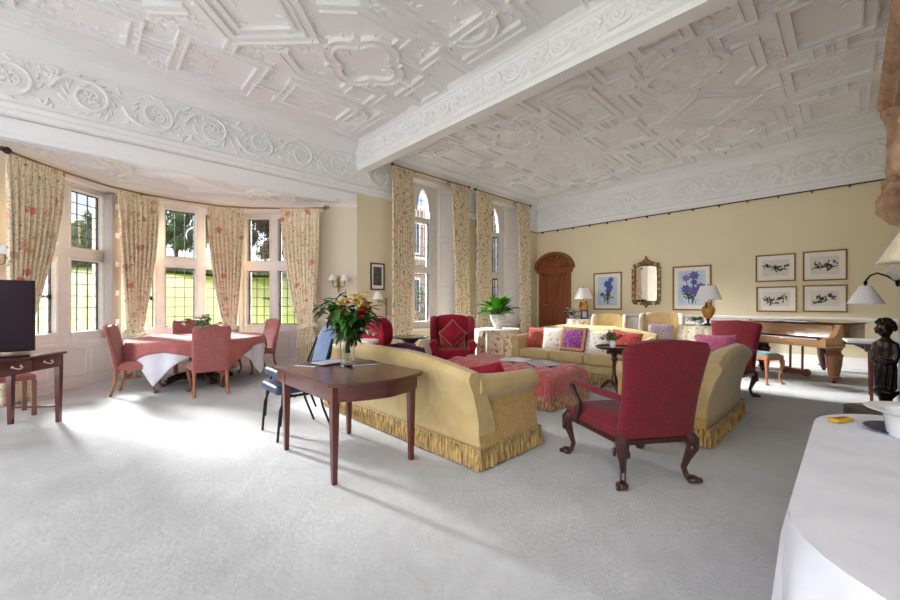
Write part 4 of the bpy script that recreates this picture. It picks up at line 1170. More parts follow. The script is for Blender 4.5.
def bouquet(name, label, loc, vase, mats, R, H, z0, nleaf, blooms, seed, leafL=.12, bs=.028, cat='flowers', droop=0, squash=1.):
    """vase(mb) draws the vessel; foliage and stems rise from z0"""
    rn = random.Random(seed); t = thing(name, label, cat, loc, 0)
    b = MB(); vm = vase(b); b.build('vase', vm, t)
    st_ = MB(); lf = MB(); lf2 = MB(); heads = []
    for k in range(26):
        a = rn.uniform(0, 6.28); q = R * sqrt(rn.random()); h = H * (1 - .55 * (q / R) ** 2) * rn.uniform(.7, 1)
        p = V((q * cos(a), q * sin(a) * squash, z0 + h)); m = V((q * .4 * cos(a), q * .4 * sin(a) * squash, z0 + h * .55))
        st_.tube([(rn.uniform(-.02, .02), rn.uniform(-.02, .02), max(.03, z0 - .18)), (0.01 * cos(a), .01 * sin(a), z0), m, p], [.0035, .0035, .003, .002], 5); heads.append((p, a))
    for k in range(nleaf):
        p, a = rn.choice(heads); q = rn.uniform(.15, 1)
        base = V((p.x * q, p.y * q, z0 + (p.z - z0) * q - (1 - q) * droop * .3 * rn.random())); a2 = a + rn.gauss(0, .8)
        d = V((cos(a2), sin(a2), rn.uniform(-.5 - droop, .7)))
        (lf if rn.random() < .6 else lf2).leaf(base, d, (0, 0, 1), leafL * rn.uniform(.6, 1.2), leafL * rn.uniform(.36, .55), rn.uniform(.1, .6), 4)
    st_.build('stems', MT['stem'], t); lf.build('foliage', mats[0], t, solid=False); lf2.build('light_foliage', mats[1], t, solid=False)
    for i, (mat, n, shape) in enumerate(blooms):
        for k in range(n):
            p, a = rn.choice(heads); c = p + V((rn.uniform(-.04, .04), rn.uniform(-.04, .04), rn.uniform(-.06, .04)))
            if hasattr(shape, '__len__'): c = V(shape[:3]) + V((rn.gauss(0, shape[3]), rn.gauss(0, shape[3]), rn.gauss(0, shape[3])))
            b = MB(); b.ball(c, bs * .45, 7, 5)
            for j in range(6):
                w = j * 1.05 + k; o = V((cos(w), sin(w), .45 + .3 * (j % 2)))
                b.leaf(c, o, (0, 0, 1), bs * 1.5, bs * 1.1, .35, 3)
            b.build('bloom', MT[mat], t, solid=False)
    return t
def small_vase(b): b.lathe([(0, 0), (.035, 0), (.045, .03), (.05, .07), (.035, .10), (.045, .115), (.038, .115), (.03, .1), (0, .09)], 20); return MT['china']
bouquet('flower_vase', 'small pale vase of red and green flowers on the dark tripod table', (5.60, 2.40, .668), small_vase, (MT['leaf'], MT['leafbright']), .15, .13, .11, 60, [('redf', 6, 0), ('dkredf', 4, 0), ('orangef', 2, 0), ('whitef', 2, 0)], 4, .08, .026)

# ---- little tables by the windows
t = thing('side_table', 'low dark octagonal pedestal table under the left arched window', 'table', (4.45, 5.75, 0), .2)
b = MB(); b.lathe([(0, .66), (.34, .66), (.36, .675), (.36, .69), (.33, .69), (0, .685)], 8); b.build('tabletop', plain('grey_table_top', srgb(96, 98, 102), .2), t)
b = MB(); b.lathe([(.05, .05), (.035, .2), (.06, .3), (.03, .4), (.05, .52), (.16, .62), (.2, .66)], 12); b.build('pedestal', MT['dark'], t)
for k in range(4):
    a = k * pi / 2 + .4; b = MB(); b.tube([(0, 0, .12), (.14 * cos(a), .14 * sin(a), .1), (.24 * cos(a), .24 * sin(a), .015)], [.035, .03, .02], 8); b.build('leg', MT['dark'], t)
t = thing('side_table', 'round white-topped table just behind the near sofa', 'table', (2.96, 4.87, 0))
b = MB(); b.lathe([(0, .74), (.175, .74), (.185, .745), (.185, .785), (.175, .79), (0, .79)], 36); b.build('tabletop', MT['marble'], t)
b = MB(); b.lathe([(.17, 0), (.17, .02), (.05, .05), (.03, .1), (.03, .66), (.1, .74)], 16); b.build('pedestal', MT['brass'], t)
t = thing('footstool', 'cream round upholstered pouffe left of the front-facing crimson armchair', 'footstool', (5.2, 6.02, 0))
b = MB(); b.lathe([(.24, .05), (.26, .08), (.26, .44), (.24, .52), (.15, .56), (0, .57)], 28); b.build('body', MT['ivory'], t)
for k in range(4):
    a = k * pi / 2; b = MB(); b.tube([(.18 * cos(a), .18 * sin(a), .08), (.18 * cos(a), .18 * sin(a), 0)], .022, 8); b.build('leg', MT['dark'], t)
skirted_table('round table in a floral skirt under the potted plant', (6.62, 5.42, 0), .50, .74, MT['skirt'], fabric('pale_table_top', srgb(206, 206, 204), None, 6), 13)
skirted_table('round table in a floral skirt behind the short sofa with an urn lamp on it', (8.84, 1.95, 0), .47, .87, MT['skirt'], MT['skirt'], 13)
skirted_table('floral skirted table near the carved door with a lamp and white flowers on it', (10.52, 5.50, 0), .36, .85, MT['skirt'], MT['linen'], 11)
urn_lamp('white-shaded amber urn lamp left of the framed flower picture beside the door', (10.54, 5.38, .86), 1.12)
urn_lamp('white-shaded amber urn lamp in front of the right-hand flower picture', (8.84, 1.92, .88), .97)
def pot(b):
    b.lathe([(0, 0), (.10, 0), (.10, .03), (.075, .05), (.10, .10), (.15, .19), (.175, .26), (.165, .30), (.18, .32), (.165, .32), (.15, .29), (0, .27)], 28); return MT['porcelain']
rn = random.Random(21); t = thing('potted_plant', 'leafy green plant in a patterned urn pot on the floral skirted table', 'plant', (6.62, 5.40, .745))
b = MB(); pot(b); b.build('pot', MT['porcelain'], t)
b = MB(); b2 = MB(); sm = MB()
for k in range(80):
    a = rn.uniform(0, 6.28); e = rn.uniform(.35, 1.35); L = rn.uniform(.16, .36)
    d = V((cos(a) * cos(e), sin(a) * cos(e), sin(e))); p = V((.03 * cos(a), .03 * sin(a), .29)) + d * L
    sm.tube([(.03 * cos(a), .03 * sin(a), .27), tuple(p)], .004, 5)
    (b if k % 2 else b2).leaf(p - d * .06, d + V((0, 0, -.2)), (0, 0, 1), rn.uniform(.20, .28), rn.uniform(.13, .18), rn.uniform(.2, .5), 5)
sm.build('stems', MT['stem'], t); b.build('leaves', MT['leafbright'], t, solid=False); b2.build('lower_leaves', MT['leaf'], t, solid=False)
def bowlv(b): b.lathe([(0, 0), (.06, 0), (.08, .05), (.09, .1), (.07, .13), (.06, .12), (0, .1)], 18); return MT['porcelain']
bouquet('flower_vase', 'pot of pale flowers beside the lamp near the carved door', (10.38, 5.66, .86), bowlv, (MT['leafdk'], MT['leaf']), .24, .20, .12, 60, [('whitef', 16, 0), ('inkf', 3, 0)], 9, .10, .035)
t = thing('photo_frame', 'small dark photo frame standing right of the lamp near the door', 'photo frame', (10.36, 5.26, .86), face(-.8, -.6))
b = MB(); b.strap([(-.08, 0, .02), (.08, 0, .02), (.08, 0, .24), (-.08, 0, .24)], [(-.018, 0), (-.018, .02), (.018, .02), (.018, 0)], True, (0, -1, 0)); b.build('frame', MT['cover'], t)
b = MB(); b.box(-.07, .07, -.004, 0, .02, .24); b.build('photo', MT['paper2'], t, flat=True)
b = MB(); b.box(-.02, .02, 0, .09, .0, .01); b.build('strut', MT['cover'], t, flat=True)
bouquet('flower_vase', 'low spray of white flowers at the foot of the right urn lamp', (8.56, 2.02, .88), small_vase, (MT['leafdk'], MT['leaf']), .18, .10, .1, 40, [('whitef', 8, 0)], 12, .08, .03)
t = thing('box', 'mauve trinket box beside the right urn lamp', 'box', (8.62, 1.74, .88), .4)
b = MB(); b.rbox(-.09, .09, -.07, .07, 0, .09, .006); b.build('body', MT['pinkpat'], t); b = MB(); b.rbox(-.095, .095, -.075, .075, .09, .11, .006); b.build('lid', MT['pinkpat'], t)
t = thing('sofa_table', 'narrow dark table behind the far sofa below the mirror', 'table', (8.25, 3.72, 0), .1)
b = MB(); b.rbox(-.25, .25, -.45, .45, .735, .765, .006); b.build('tabletop', MT['dark'], t)
for sx in (-1, 1):
    for sy in (-1, 1):
        b = MB(); b.box(sx * .21 - .02, sx * .21 + .02, sy * .40 - .02, sy * .40 + .02, 0, .735); b.build('leg', MT['dark'], t, flat=True)
# ------------------------------------------------------------------ dining group in the bay
TC = V((1.42, 7.66, 0))
t = thing('dining_table', 'round dining table with a dark carved pedestal in the bay', 'table', TC)
b = MB(); b.lathe([(0, .70), (.9, .70), (.94, .715), (.94, .735), (.93, .74), (0, .74)], 48); b.build('tabletop', MT['dark'], t)
b = MB(); b.lathe([(.30, .09), (.31, .13), (.16, .17), (.13, .24), (.17, .32), (.15, .42), (.09, .48), (.10, .58), (.2, .70)], 20); b.build('pedestal', MT['dark'], t)
for k in range(4):
    a = radians(10 + 90 * k); b = MB()
    b.tube([(.1 * cos(a), .1 * sin(a), .12), (.32 * cos(a), .32 * sin(a), .11), (.46 * cos(a), .46 * sin(a), .06)], [.07, .06, .05], 8)
    for j in range(3): b.ball((.49 * cos(a) + .035 * (j - 1) * -sin(a), .49 * sin(a) + .035 * (j - 1) * cos(a), .04), (.04, .04, .04), 7, 5)
    b.build('claw_foot', MT['dark'], t)
def cloth(name, label, half, ang, zt, mat, gap, zmin, off=0.):
    """square cloth over a round top, hanging in folds; ang = direction of one corner"""
    R = .945
    def fn(u, v):
        x, y = (2 * u - 1) * half / sqrt(2), (2 * v - 1) * half / sqrt(2) + off
        x -= off * .75
        r = sqrt(x * x + y * y); a = atan2(y, x)
        if r <= R: q, z = r, zt
        else:
            d = r - R; aw = a + radians(ang); fold = sin(14 * aw) * .022 * min(1, d / .15) + .012 * sin(23 * aw) * min(1, d / .2)
            q = R + gap + min(.03, d * .5) + fold + .06 * d; z = max(zmin, zt - max(0, d - .02))
        w = a + radians(ang - 45)
        return (TC.x + q * cos(w), TC.y + q * sin(w), z)
    b = MB(); b.grid(fn, 70, 70)
    o = b.build(name, mat, solid=False, angle=80); tag(o, label, 'tablecloth'); o.modifiers.new('s', 'SOLIDIFY').thickness = .003
    return o
def cam_ang(r, d):        # direction given as (right, forward) of the view
    return math.degrees(atan2(-.691 * r + .723 * d, .723 * r + .691 * d))
cloth('tablecloth', 'white square tablecloth whose corners reach almost to the carpet under the pink one', 1.60, cam_ang(-.99, .0), .746, MT['linen'], .012, .045)
cloth('tablecloth', 'dusty pink square cloth laid cornerwise over the white one', 1.36, cam_ang(-.62, -.78), .752, MT['pinkcloth'], .026, .2, .16)
dining_chair('pink upholstered chair at the left of the dining table seen in profile', (.60, 7.30, 0), (.96, -.30))
dining_chair('pink upholstered chair in front of the dining table with its back to us', (1.32, 6.56, 0), (.06, 1))
dining_chair('pink upholstered chair on the window side behind the dining table', (1.40, 8.45, 0), (-.08, -1))
dining_chair('pink upholstered chair at the right of the dining table turned side-on', (2.38, 7.86, 0), (-.96, -.22))
def dvase(b): b.lathe([(0, 0), (.08, 0), (.10, .04), (.11, .09), (.09, .12), (.08, .11), (0, .08)], 20); return MT['porcelain']
bouquet('flower_vase', 'loose dark red and green flower arrangement on the dining table', (1.45, 7.62, .755), dvase, (MT['leaf'], MT['leafbright']), .28, .30, .10, 190, [('dkredf', 4, 0), ('redf', 2, 0), ('orangef', 4, 0), ('whitef', 5, 0)], 31, .08, .032)

# ------------------------------------------------------------------ mahogany table, foreground
t = thing('console_table', 'mahogany bow-fronted table on square tapered legs behind the near sofa', 'table', (1.65, 3.0, 0))
x0, x1, y0, y1 = -.40, .44, -.50, .70
front = [(x0 + .0, y0 + .06)] + [(lerp(x0 + .05, x1, k / 12), y0 + .02 - .13 * sin(pi * k / 12) ** .8) for k in range(13)]
outline = [(x0, y1)] + front + [(x1, y1)]
def inset(P, d): return [(x + (d if x < 0 else -d), y + (d if y < 0 else -d)) for x, y in P]
b = MB(); b.prism(outline, .715, .735); b.prism(inset(outline, .006), .735, .741); b.build('tabletop', MT['mahog'], t)
b = MB(); b.prism(inset(outline, .035), .60, .716); b.build('apron', MT['mahog'], t)
for x, y in ((x0 + .06, y0 + .09), (x1 - .10, y0 + .06), (x0 + .06, y1 - .2), (x1 - .16, y1 - .2)):
    b = MB(); b.loft([[(x + sx * w, y + sy * w, z) for sx, sy in ((-1, -1), (1, -1), (1, 1), (-1, 1))] for z, w in ((.715, .028), (.6, .028), (0, .017))]); b.build('leg', MT['mahogz'], t)
def gvase(b): b.lathe([(.055, 0), (.06, .02), (.062, .12), (.075, .33), (.070, .33), (.057, .12), (.052, .025), (0, .02)], 28); return MT['glass']
bouquet('flower_vase', 'tall glass vase of yellow and red flowers with long leaves on the mahogany table', (1.74, 3.18, .742), gvase, (MT['leaf'], MT['leafdk']), .27, .44, .30, 330,
        [('yellowf', 22, (.06, -.17, .58, .042)), ('yellowf', 9, (-.08, -.06, .57, .03)), ('redf', 7, (.02, -.19, .48, .02)), ('orangef', 4, (-.10, -.10, .47, .035)), ('whitef', 4, (.10, -.18, .36, .04))], 17, .12, .034, droop=.35)
booklet('dark-covered magazine fanned on the mahogany table left of the vase', (1.58, 3.50, .742), .5, .30, .22, .010, MT['cover'])
booklet('grey magazine lying on top of the dark one on the mahogany table', (1.70, 3.44, .7525), .15, .28, .2, .008, MT['paper2'])
booklet('dark thin folder lying right of the glass vase', (1.90, 3.22, .742), -.2, .30, .24, .012, MT['cover'], name='folder', cat='folder')

# ---- two stacked chairs
def stack_chair(label, loc, f):
    t = thing('stacking_chair', label, 'chair', loc, face(*f), 'stacked navy chairs')
    b = MB(); b.rbox(-.23, .23, -.26, .20, .435, .525, .035, 3); b.build('seat', MT['blue'], t)
    rings = []
    for k in range(11):
        v = k / 10; z = .52 + .40 * v; y = .235 + .11 * v; w = .20 * (1 if v < .7 else 1 - .55 * ((v - .7) / .3) ** 2.2)
        rings.append([(w * cos(a) if abs(cos(a)) < .95 else w * (1 if cos(a) > 0 else -1), y + .028 * sin(a), z) for a in [2 * pi * q / 16 for q in range(16)]])
    b = MB(); b.loft(rings); b.build('backrest', MT['bluepale'], t)
    for s in (-1, 1):
        b = MB(); b.tube([(s * .235, -.245, 0), (s * .235, -.22, .30), (s * .232, -.18, .40), (s * .23, -.12, .415), (s * .23, .15, .415)], .0125, 8); b.build('leg', MT['black'], t)
        b = MB(); b.tube([(s * .235, .30, 0), (s * .233, .20, .26), (s * .23, .17, .40), (s * .225, .21, .55), (s * .19, .30, .80)], .0125, 8); b.build('leg', MT['black'], t)
    b = MB(); b.tube([(-.23, -.08, .405), (.23, -.08, .405)], .01, 8); b.tube([(-.23, .12, .405), (.23, .12, .405)], .01, 8); b.build('seat_rail', MT['black'], t)
    return t
stack_chair('lower of two navy stacking chairs beside the mahogany table', (1.57, 3.97, 0), (-1, .03))
stack_chair('upper of two navy stacking chairs, its pale blue back behind the vase', (1.60, 3.985, .14), (-1, .03))

# ------------------------------------------------------------------ far left: desk, television, chair
fd = V((.83, -.56)); e = V((-fd.y, fd.x)) * -1      # local +x
t = thing('writing_table', 'reddish wooden writing table with a small drawer under the television', 'table', (-.70, 5.74, 0), face(.83, -.56))
W, D = .56, .245
b = MB(); b.rbox(-W - .03, W + .03, -D - .03, D + .03, .755, .78, .006); b.build('tabletop', MT['mahog'], t)
b = MB(); b.box(-W, W, -D, D, .62, .755); b.build('apron', MT['mahog'], t, flat=True)
for i in range(3):
    x = -W + .05 + i * .355; b = MB(); b.rbox(x, x + .33, -D - .008, -D + .01, .635, .745, .003)
    d = b.build('drawer', MT['mahog'], t)
    b = MB(); b.tube([(x + .12, -D - .012, .70), (x + .13, -D - .035, .685), (x + .165, -D - .04, .675), (x + .20, -D - .035, .685), (x + .21, -D - .012, .70)], .005, 6)
    b.ball((x + .12, -D - .01, .70), .012, 8, 5); b.ball((x + .21, -D - .01, .70), .012, 8, 5); b.build('handle', MT['marble'], d)
for sx in (-1, 1):
    for sy in (-1, 1):
        b = MB(); x, y = sx * (W - .02), sy * (D - .02); b.loft([[(x + qx * w, y + qy * w, z) for qx, qy in ((-1, -1), (1, -1), (1, 1), (-1, 1))] for z, w in ((.755, .026), (.6, .026), (.0, .018))]); b.build('leg', MT['mahogz'], t)
    b = MB(); b.box(sx * (W - .02) - .012, sx * (W - .02) + .012, -D, D, .17, .19); b.build('stretcher', MT['mahogz'], t, flat=True)
t = thing('television', 'flat black television on the writing table, purplish reflection painted into its screen', 'television', (-.82, 5.80, .78), 0)
b = MB(); b.rbox(-.45, .45, -.02, .02, .05, .77, .006); b.build('casing', MT['black'], t)
b = MB(); b.box(-.44, .44, -.0215, -.02, .065, .76); b.build('screen', MT['screen'], t, flat=True)
b = MB(); b.rbox(-.20, .42, -.10, .10, 0, .015, .005); b.box(-.03, .03, -.01, .012, .01, .1); b.build('stand', MT['black'], t)
t = thing('side_chair', 'wooden chair with a pink pad half hidden behind the writing table', 'chair', (-.66, 6.78, 0), face(.9, .25))
b = MB(); b.rbox(-.22, .22, -.2, .2, .42, .48, .02); b.build('seat', MT['pink'], t)
b = MB(); b.rbox(-.20, .20, .19, .23, .52, .92, .018); b.build('backrest', MT['pink'], t)
for sx in (-1, 1):
    b = MB(); b.box(sx * .20 - .02, sx * .20 + .02, -.2, -.16, 0, .42); b.build('leg', MT['brownleg'], t, flat=True)
    b = MB(); b.box(sx * .20 - .02, sx * .20 + .02, .17, .21, 0, .9); b.build('leg', MT['brownleg'], t, flat=True)

def sconce(label, loc, f, n):
    t = thing('wall_sconce', label, 'wall light', loc, face(*f), 'brass wall sconces')
    b = MB(); b.ball((0, 0, 0), (.035, .015, .07), 10, 8); b.tube([(0, 0, -.06), (0, -.01, -.14), (0, 0, -.18)], [.02, .016, .006], 8); b.tube([(0, 0, .05), (0, -.01, .14), (0, -.0, .19)], [.016, .012, .004], 8); b.build('backplate', MT['brass'], t)
    for s in ((-1, 1) if n == 2 else (0,)):
        b = MB(); b.tube([(0, -.01, -.02), (s * .05, -.07, -.07), (s * .11, -.10 if s else -.13, -.05), (s * .12, -.11 if s else -.14, .03)], .008, 7); b.lathe([(0, .02), (.03, .03), (.012, .04), (.012, .10)], 12, (s * .12, -.11 if s else -.14, 0)); b.build('arm', MT['brass'], t)
        b = MB(); b.lathe([(.085, .07), (.088, .072), (.04, .19), (.036, .19), (.08, .075)], 24, (s * .12, -.11 if s else -.14, 0)); b.build('lamp_shade', MT['shade'], t)
    return t
q = (V((3.55, 7.75)) + (V((4.28, 7.41)) - V((3.55, 7.75))) * .52)
sconce('two-armed brass wall sconce on the pale wall right of the bay curtain', (q.x - .02, q.y - .035, 1.72), (-.42, -.91), 2)
q = V((-.92, 7.67))
sconce('brass wall sconce with a cream shade above the television', (q.x + .02, q.y - .04, 1.88), (.42, -.91), 2)
# swing-arm wall lamp and small photograph on the pier
t = thing('swing_arm_lamp', 'brass swing-arm lamp with white shade under the small black framed photograph', 'lamp', (5.02, YW - .03, 1.34))
b = MB(); b.tube([(0, 0, -.66), (0, 0, .06)], .012, 8); b.ball((0, 0, .07), .022, 8, 6); b.ball((0, 0, -.05), .022, 8, 6); b.box(-.012, .012, 0, .03, -.06, -.03); b.box(-.012, .012, 0, .03, -.62, -.59); b.build('pole', MT['brass'], t)
b = MB(); b.tube([(0, 0, -.02), (-.16, -.14, .0), (-.30, -.12, .0), (-.30, -.12, .06)], .008, 7); b.build('arm', MT['brass'], t)
b = MB(); b.lathe([(.12, .06), (.122, .065), (.055, .23), (.05, .23), (.115, .068)], 28, (-.30, -.12, 0)); b.build('lamp_shade', MT['shade'], t)
t = thing('framed_photograph', 'small black-framed dark photograph on the pier between bay and tall windows', 'picture', (4.80, YW, 1.92))
b = MB(); hw_, hh_ = .17, .29
b.strap([(-hw_, 0, -hh_), (hw_, 0, -hh_), (hw_, 0, hh_), (-hw_, 0, hh_)], [(-.015, 0), (-.015, .02), (.015, .02), (.015, 0)], True, (0, -1, 0)); b.build('frame', MT['cover'], t)
b = MB(); b.box(-hw_, hw_, -.008, 0, -hh_, hh_); b.build('mount', MT['mount'], t, flat=True)
b = MB(); b.box(-.11, .11, -.0095, -.008, -.2, .22); b.build('photo', MT['paper3'] if 'paper3' in MT else plain('grey_photo', srgb(84, 78, 80), .6, var=.6, scale=12), t, flat=True)

# ------------------------------------------------------------------ pictures and mirror on the far wall
def flowers_art(cols, seed, n):
    def art(t, w, h):
        rn = random.Random(seed); b = MB(); b.box(-.0145, -.0135, -w, w, -h, h)
        mats = [plain('wash_blue_%d' % seed, srgb(196, 208, 226), .8, var=.12, scale=5)] + [MT[c] for c in cols] + [MT['leafdk']]
        x = -.016
        for k in range(n):
            cy, cz = rn.uniform(-.7, .7) * w, rn.uniform(-.35, .8) * h; r = rn.uniform(.06, .13)
            b.m = 1 + k % len(cols)
            for j in range(7):
                a = j * .9 + k
                b.leaf((x - .0005 * k, cy, cz), (0, cos(a), sin(a)), (-1, 0, 0), r, r * .6, 0, 3)
            b.m = len(cols) + 1
            b.tube([(x + .001, cy, cz), (x + .001, cy * .6, (cz - h) * .5), (x + .001, cy * .4, -h * .9)], .005, 4)
            for j in range(3): b.leaf((x, cy * .7, (cz - h) * .4 - .05 * j), (0, rn.uniform(-1, 1), rn.uniform(-.2, .8)), (-1, 0, 0), .14, .035, 0, 3)
        b.build('flower_painting', mats, t, solid=False)
    return art
framed('framed watercolour of blue flowers between the carved door and the gilt mirror', 5.38, 4.54, 1.12, 2.22, .13, flowers_art(['bluef', 'bluef', 'purplef'], 3, 6), 'blue flower pictures')
framed('framed watercolour of blue and lilac flowers behind the right urn lamp', 3.22, 2.36, 1.13, 2.27, .13, flowers_art(['purplef', 'bluef', 'purplef', 'purplef'], 6, 8), 'blue flower pictures')
def branch_art(seed):
    def art(t, w, h):
        rn = random.Random(seed); b = MB(); x = -.015
        P = [(x, lerp(.7, -.75, k / 6) * w, (.35 * sin(k * .9 + seed) * .6) * h) for k in range(7)]
        b.tube(P, .004, 4)
        for k in range(34):
            p = V(P[rn.randrange(7)]) + V((0, rn.uniform(-.05, .05), rn.uniform(-.05, .05))); a = rn.uniform(0, 6.28)
            b.leaf(p, (0, cos(a), sin(a)), (-1, 0, 0), rn.uniform(.04, .09), rn.uniform(.018, .035), 0, 3)
        b.build('botanical_drawing', MT['inkf'], t, solid=False)
    return art
gb = 'botanical prints above the piano'
framed('botanical print at the upper left of the four above the piano', 1.50, .81, 1.80, 2.41, .12, branch_art(1), gb, frame=.028)
framed('botanical print at the upper right of the four above the piano', .70, .03, 1.79, 2.42, .12, branch_art(2), gb, frame=.028)
framed('botanical print at the lower left of the four, just above the piano lid', 1.49, .79, 1.12, 1.69, .12, branch_art(3), gb, frame=.028)
framed('botanical print at the lower right of the four, nearest the white reading lamp', .70, .03, 1.13, 1.70, .12, branch_art(4), gb, frame=.028)
t = thing('mirror', 'gilt rococo mirror with a carved scrolling frame between the flower pictures', 'mirror', (XF - .012, 3.87, 1.86), .03)
b = MB(); hw_, hh_ = .29, .50
out = [(.02, -hw_, -hh_), (.02, hw_, -hh_), (.02, hw_, hh_ - .06), (.02, hw_ * .5, hh_), (.02, -hw_ * .5, hh_), (.02, -hw_, hh_ - .06)]
MB_ = MB(); MB_.loft([[(x, y, z) for _, y, z in out] for x in (-.03, 0)]); MB_.build('mirror_glass', MT['mirror'], t, flat=True)
rn = random.Random(8)
pts = [(-.035, y, z) for _, y, z in out]
b.tube(pts, .03, 8, True)
for i in range(len(out)):
    p, q = V(out[i]), V(out[(i + 1) % len(out)]); n = max(2, int((q - p).length / .085)); d = (q - p).normalized(); o = V((0, d.z, -d.y))
    for k in range(n):
        c = p + (q - p) * ((k + .5) / n); s = 1 if k % 2 else -1
        pp = [(-.05, c.y + o.y * (.02 + .055 * r * cos(a)) + d.y * s * .05 * r * sin(a), c.z + o.z * (.02 + .055 * r * cos(a)) + d.z * s * .05 * r * sin(a)) for a, r in [(j * .6, 1 - j * .09) for j in range(9)]]
        b.tube(pp, [.016 - .001 * j for j in range(9)], 5)
        b.ball((-.04, c.y + o.y * .07, c.z + o.z * .07), (.02, .025, .03), 6, 4)
for dy, dz, r in ((0, .66, .05), (0, .72, .03), (-.06, .60, .05), (.06, .60, .05), (-.14, .56, .045), (.14, .56, .045), (0, .57, .06), (0, -.58, .06), (-.08, -.55, .05), (.08, -.55, .05), (0, -.64, .035), (-.30, .5, .05), (.30, .5, .05), (-.30, -.52, .055), (.30, -.52, .055)):
    b.ball((-.04, dy, dz), (.03, r, r * 1.1), 8, 6)
b.build('carved_frame', MT['giltdk'], t)

# ------------------------------------------------------------------ grand piano
pv = V((.845, -.535)); rz = atan2(-.845, -.535)
t = thing('grand_piano', 'veneered grand piano with its keys uncovered along the far wall', 'piano', (8.86, .90, 0), rz)
HWp = .76
def rimline(n=18):
    P = [(-HWp, .34), (-HWp, 1.55)]
    P += [(-.42 + .34 * cos(radians(a)) * 1.0, 1.62 + .36 * sin(radians(a))) for a in range(180, 19, -20)]
    P += [(.10, 1.55), (.30, 1.32), (.46, 1.12), (.62, .98), (HWp, .80), (HWp, .34)]
    return P
RL = rimline()
b = MB(); b.prism(RL, .66, .97); b.build('case', MT['pianodk'], t)
b = MB(); b.prism([(x * 1.012, y + (.015 if y > .5 else -.02)) for x, y in RL], .975, 1.0); b.build('lid', MT['pianodk'], t)
b = MB(); b.rbox(-HWp, HWp, 0, .40, .60, .67, .01); b.build('keybed', MT['piano'], t)
b = MB(); b.rbox(-HWp + .08, HWp - .08, -.012, .012, .625, .725, .006); b.build('key_slip', MT['piano'], t)
for s in (-1, 1):
    b = MB(); b.xprism([(-.01, .62), (-.01, .73), (.03, .755), (.16, .77), (.22, .83), (.28, .94), (.30, .97), (.38, .97), (.38, .62)], s * HWp - (.08 if s > 0 else 0), s * HWp + (0 if s > 0 else .08)); b.build('cheek', MT['piano'], t)
b = MB(); b.loft([[(x, .19, .745), (x, .215, .76), (x, .245, .86), (x, .245, .955), (x, .33, .965), (x, .33, .72), (x, .19, .72)] for x in (-HWp + .08, HWp - .08)]); b.build('fallboard', MT['piano'], t)
b = MB()
for i in range(52): x = -.61 + 1.22 * i / 52; b.box(x, x + .0222, .02, .19, .69, .738)
b.build('white_keys', MT['china'], t, flat=True)
b = MB()
for i in range(52):
    if i % 7 in (0, 1, 3, 4, 5): x = -.61 + 1.22 * (i + 1) / 52; b.box(x - .006, x + .006, .08, .19, .73, .752)
b.build('black_keys', MT['black'], t, flat=True)
b = MB(); b.box(-.69, -.615, .02, .19, .68, .742); b.box(.615, .69, .02, .19, .68, .742); b.build('key_blocks', MT['black'], t, flat=True)
for x, y in ((-.56, .40), (.60, .40), (-.40, 1.66)):
    b = MB(); b.lathe([(.10, .61), (.105, .56), (.085, .54), (.09, .50), (.115, .47), (.115, .45), (.105, .43), (.095, .30), (.07, .16), (.065, .13), (.085, .12), (.085, .10), (.05, .09), (.045, .05), (0, .045)], 20, (x, y, 0))
    l = b.build('leg', MT['brownleg'] if x > 0 else MT['dark'], t)
    b = MB(); b.lathe([(0, -.012), (.028, -.012), (.03, 0), (.028, .012), (0, .012)], 12); o = b.build('castor', MT['black'], l); o.location = (x, y, .03); o.rotation_euler = (pi / 2, 0, 0)
b = MB()
for s in (-1, 1): b.tube([(s * .10, .45, .61), (s * .10, .44, .15)], .018, 8)
b.box(-.14, .14, .38, .50, .58, .62); b.rbox(-.18, .18, .36, .52, .07, .15, .02)
for s in (-1, 1): b.ball((s * .17, .44, .10), (.06, .07, .07), 10, 6)
b.build('pedal_lyre', MT['brownleg'], t)
for s in (-1, 1): b = MB(); b.rbox(s * .04 - .015, s * .04 + .015, .26, .38, .06, .075, .005); b.build('pedal', MT['brass'], t)
booklet('open sheet music lying pale on the piano lid', (8.98, 1.02, 1.0), rz, .44, .24, .012, MT['white'], name='sheet_music', cat='book')
booklet('dark book lying on the piano lid right of the sheet music', (8.86, .60, 1.0), rz + .1, .34, .22, .025, MT['cover'], name='book', cat='book')
t = thing('piano_stool', 'low cabriole-legged stool with a teal seat in front of the piano', 'stool', (8.17, 1.06, 0), rz)
b = MB(); b.loft([[(-.28, -.165, z), (.28, -.165, z), (.28, .165, z), (-.28, .165, z)] for z in (.40, .47)]); b.build('frame', MT['oak'], t)
def sf(u, v):
    a, c = 2 * u - 1, 2 * v - 1; return (a * .27, c * .158, .47 + .045 * max(0, (1 - a ** 6) * (1 - c ** 6)) ** .5)
b = MB(); b.grid(sf, 12, 10); b.build('seat_pad', MT['teal'], t, solid=False)
for sx in (-1, 1):
    for sy in (-1, 1): b = MB(); cabriole(b, sx * .25, sy * .135, 0, .43, sx * .7, sy * .7, .85); b.build('leg', MT['oak'], t)

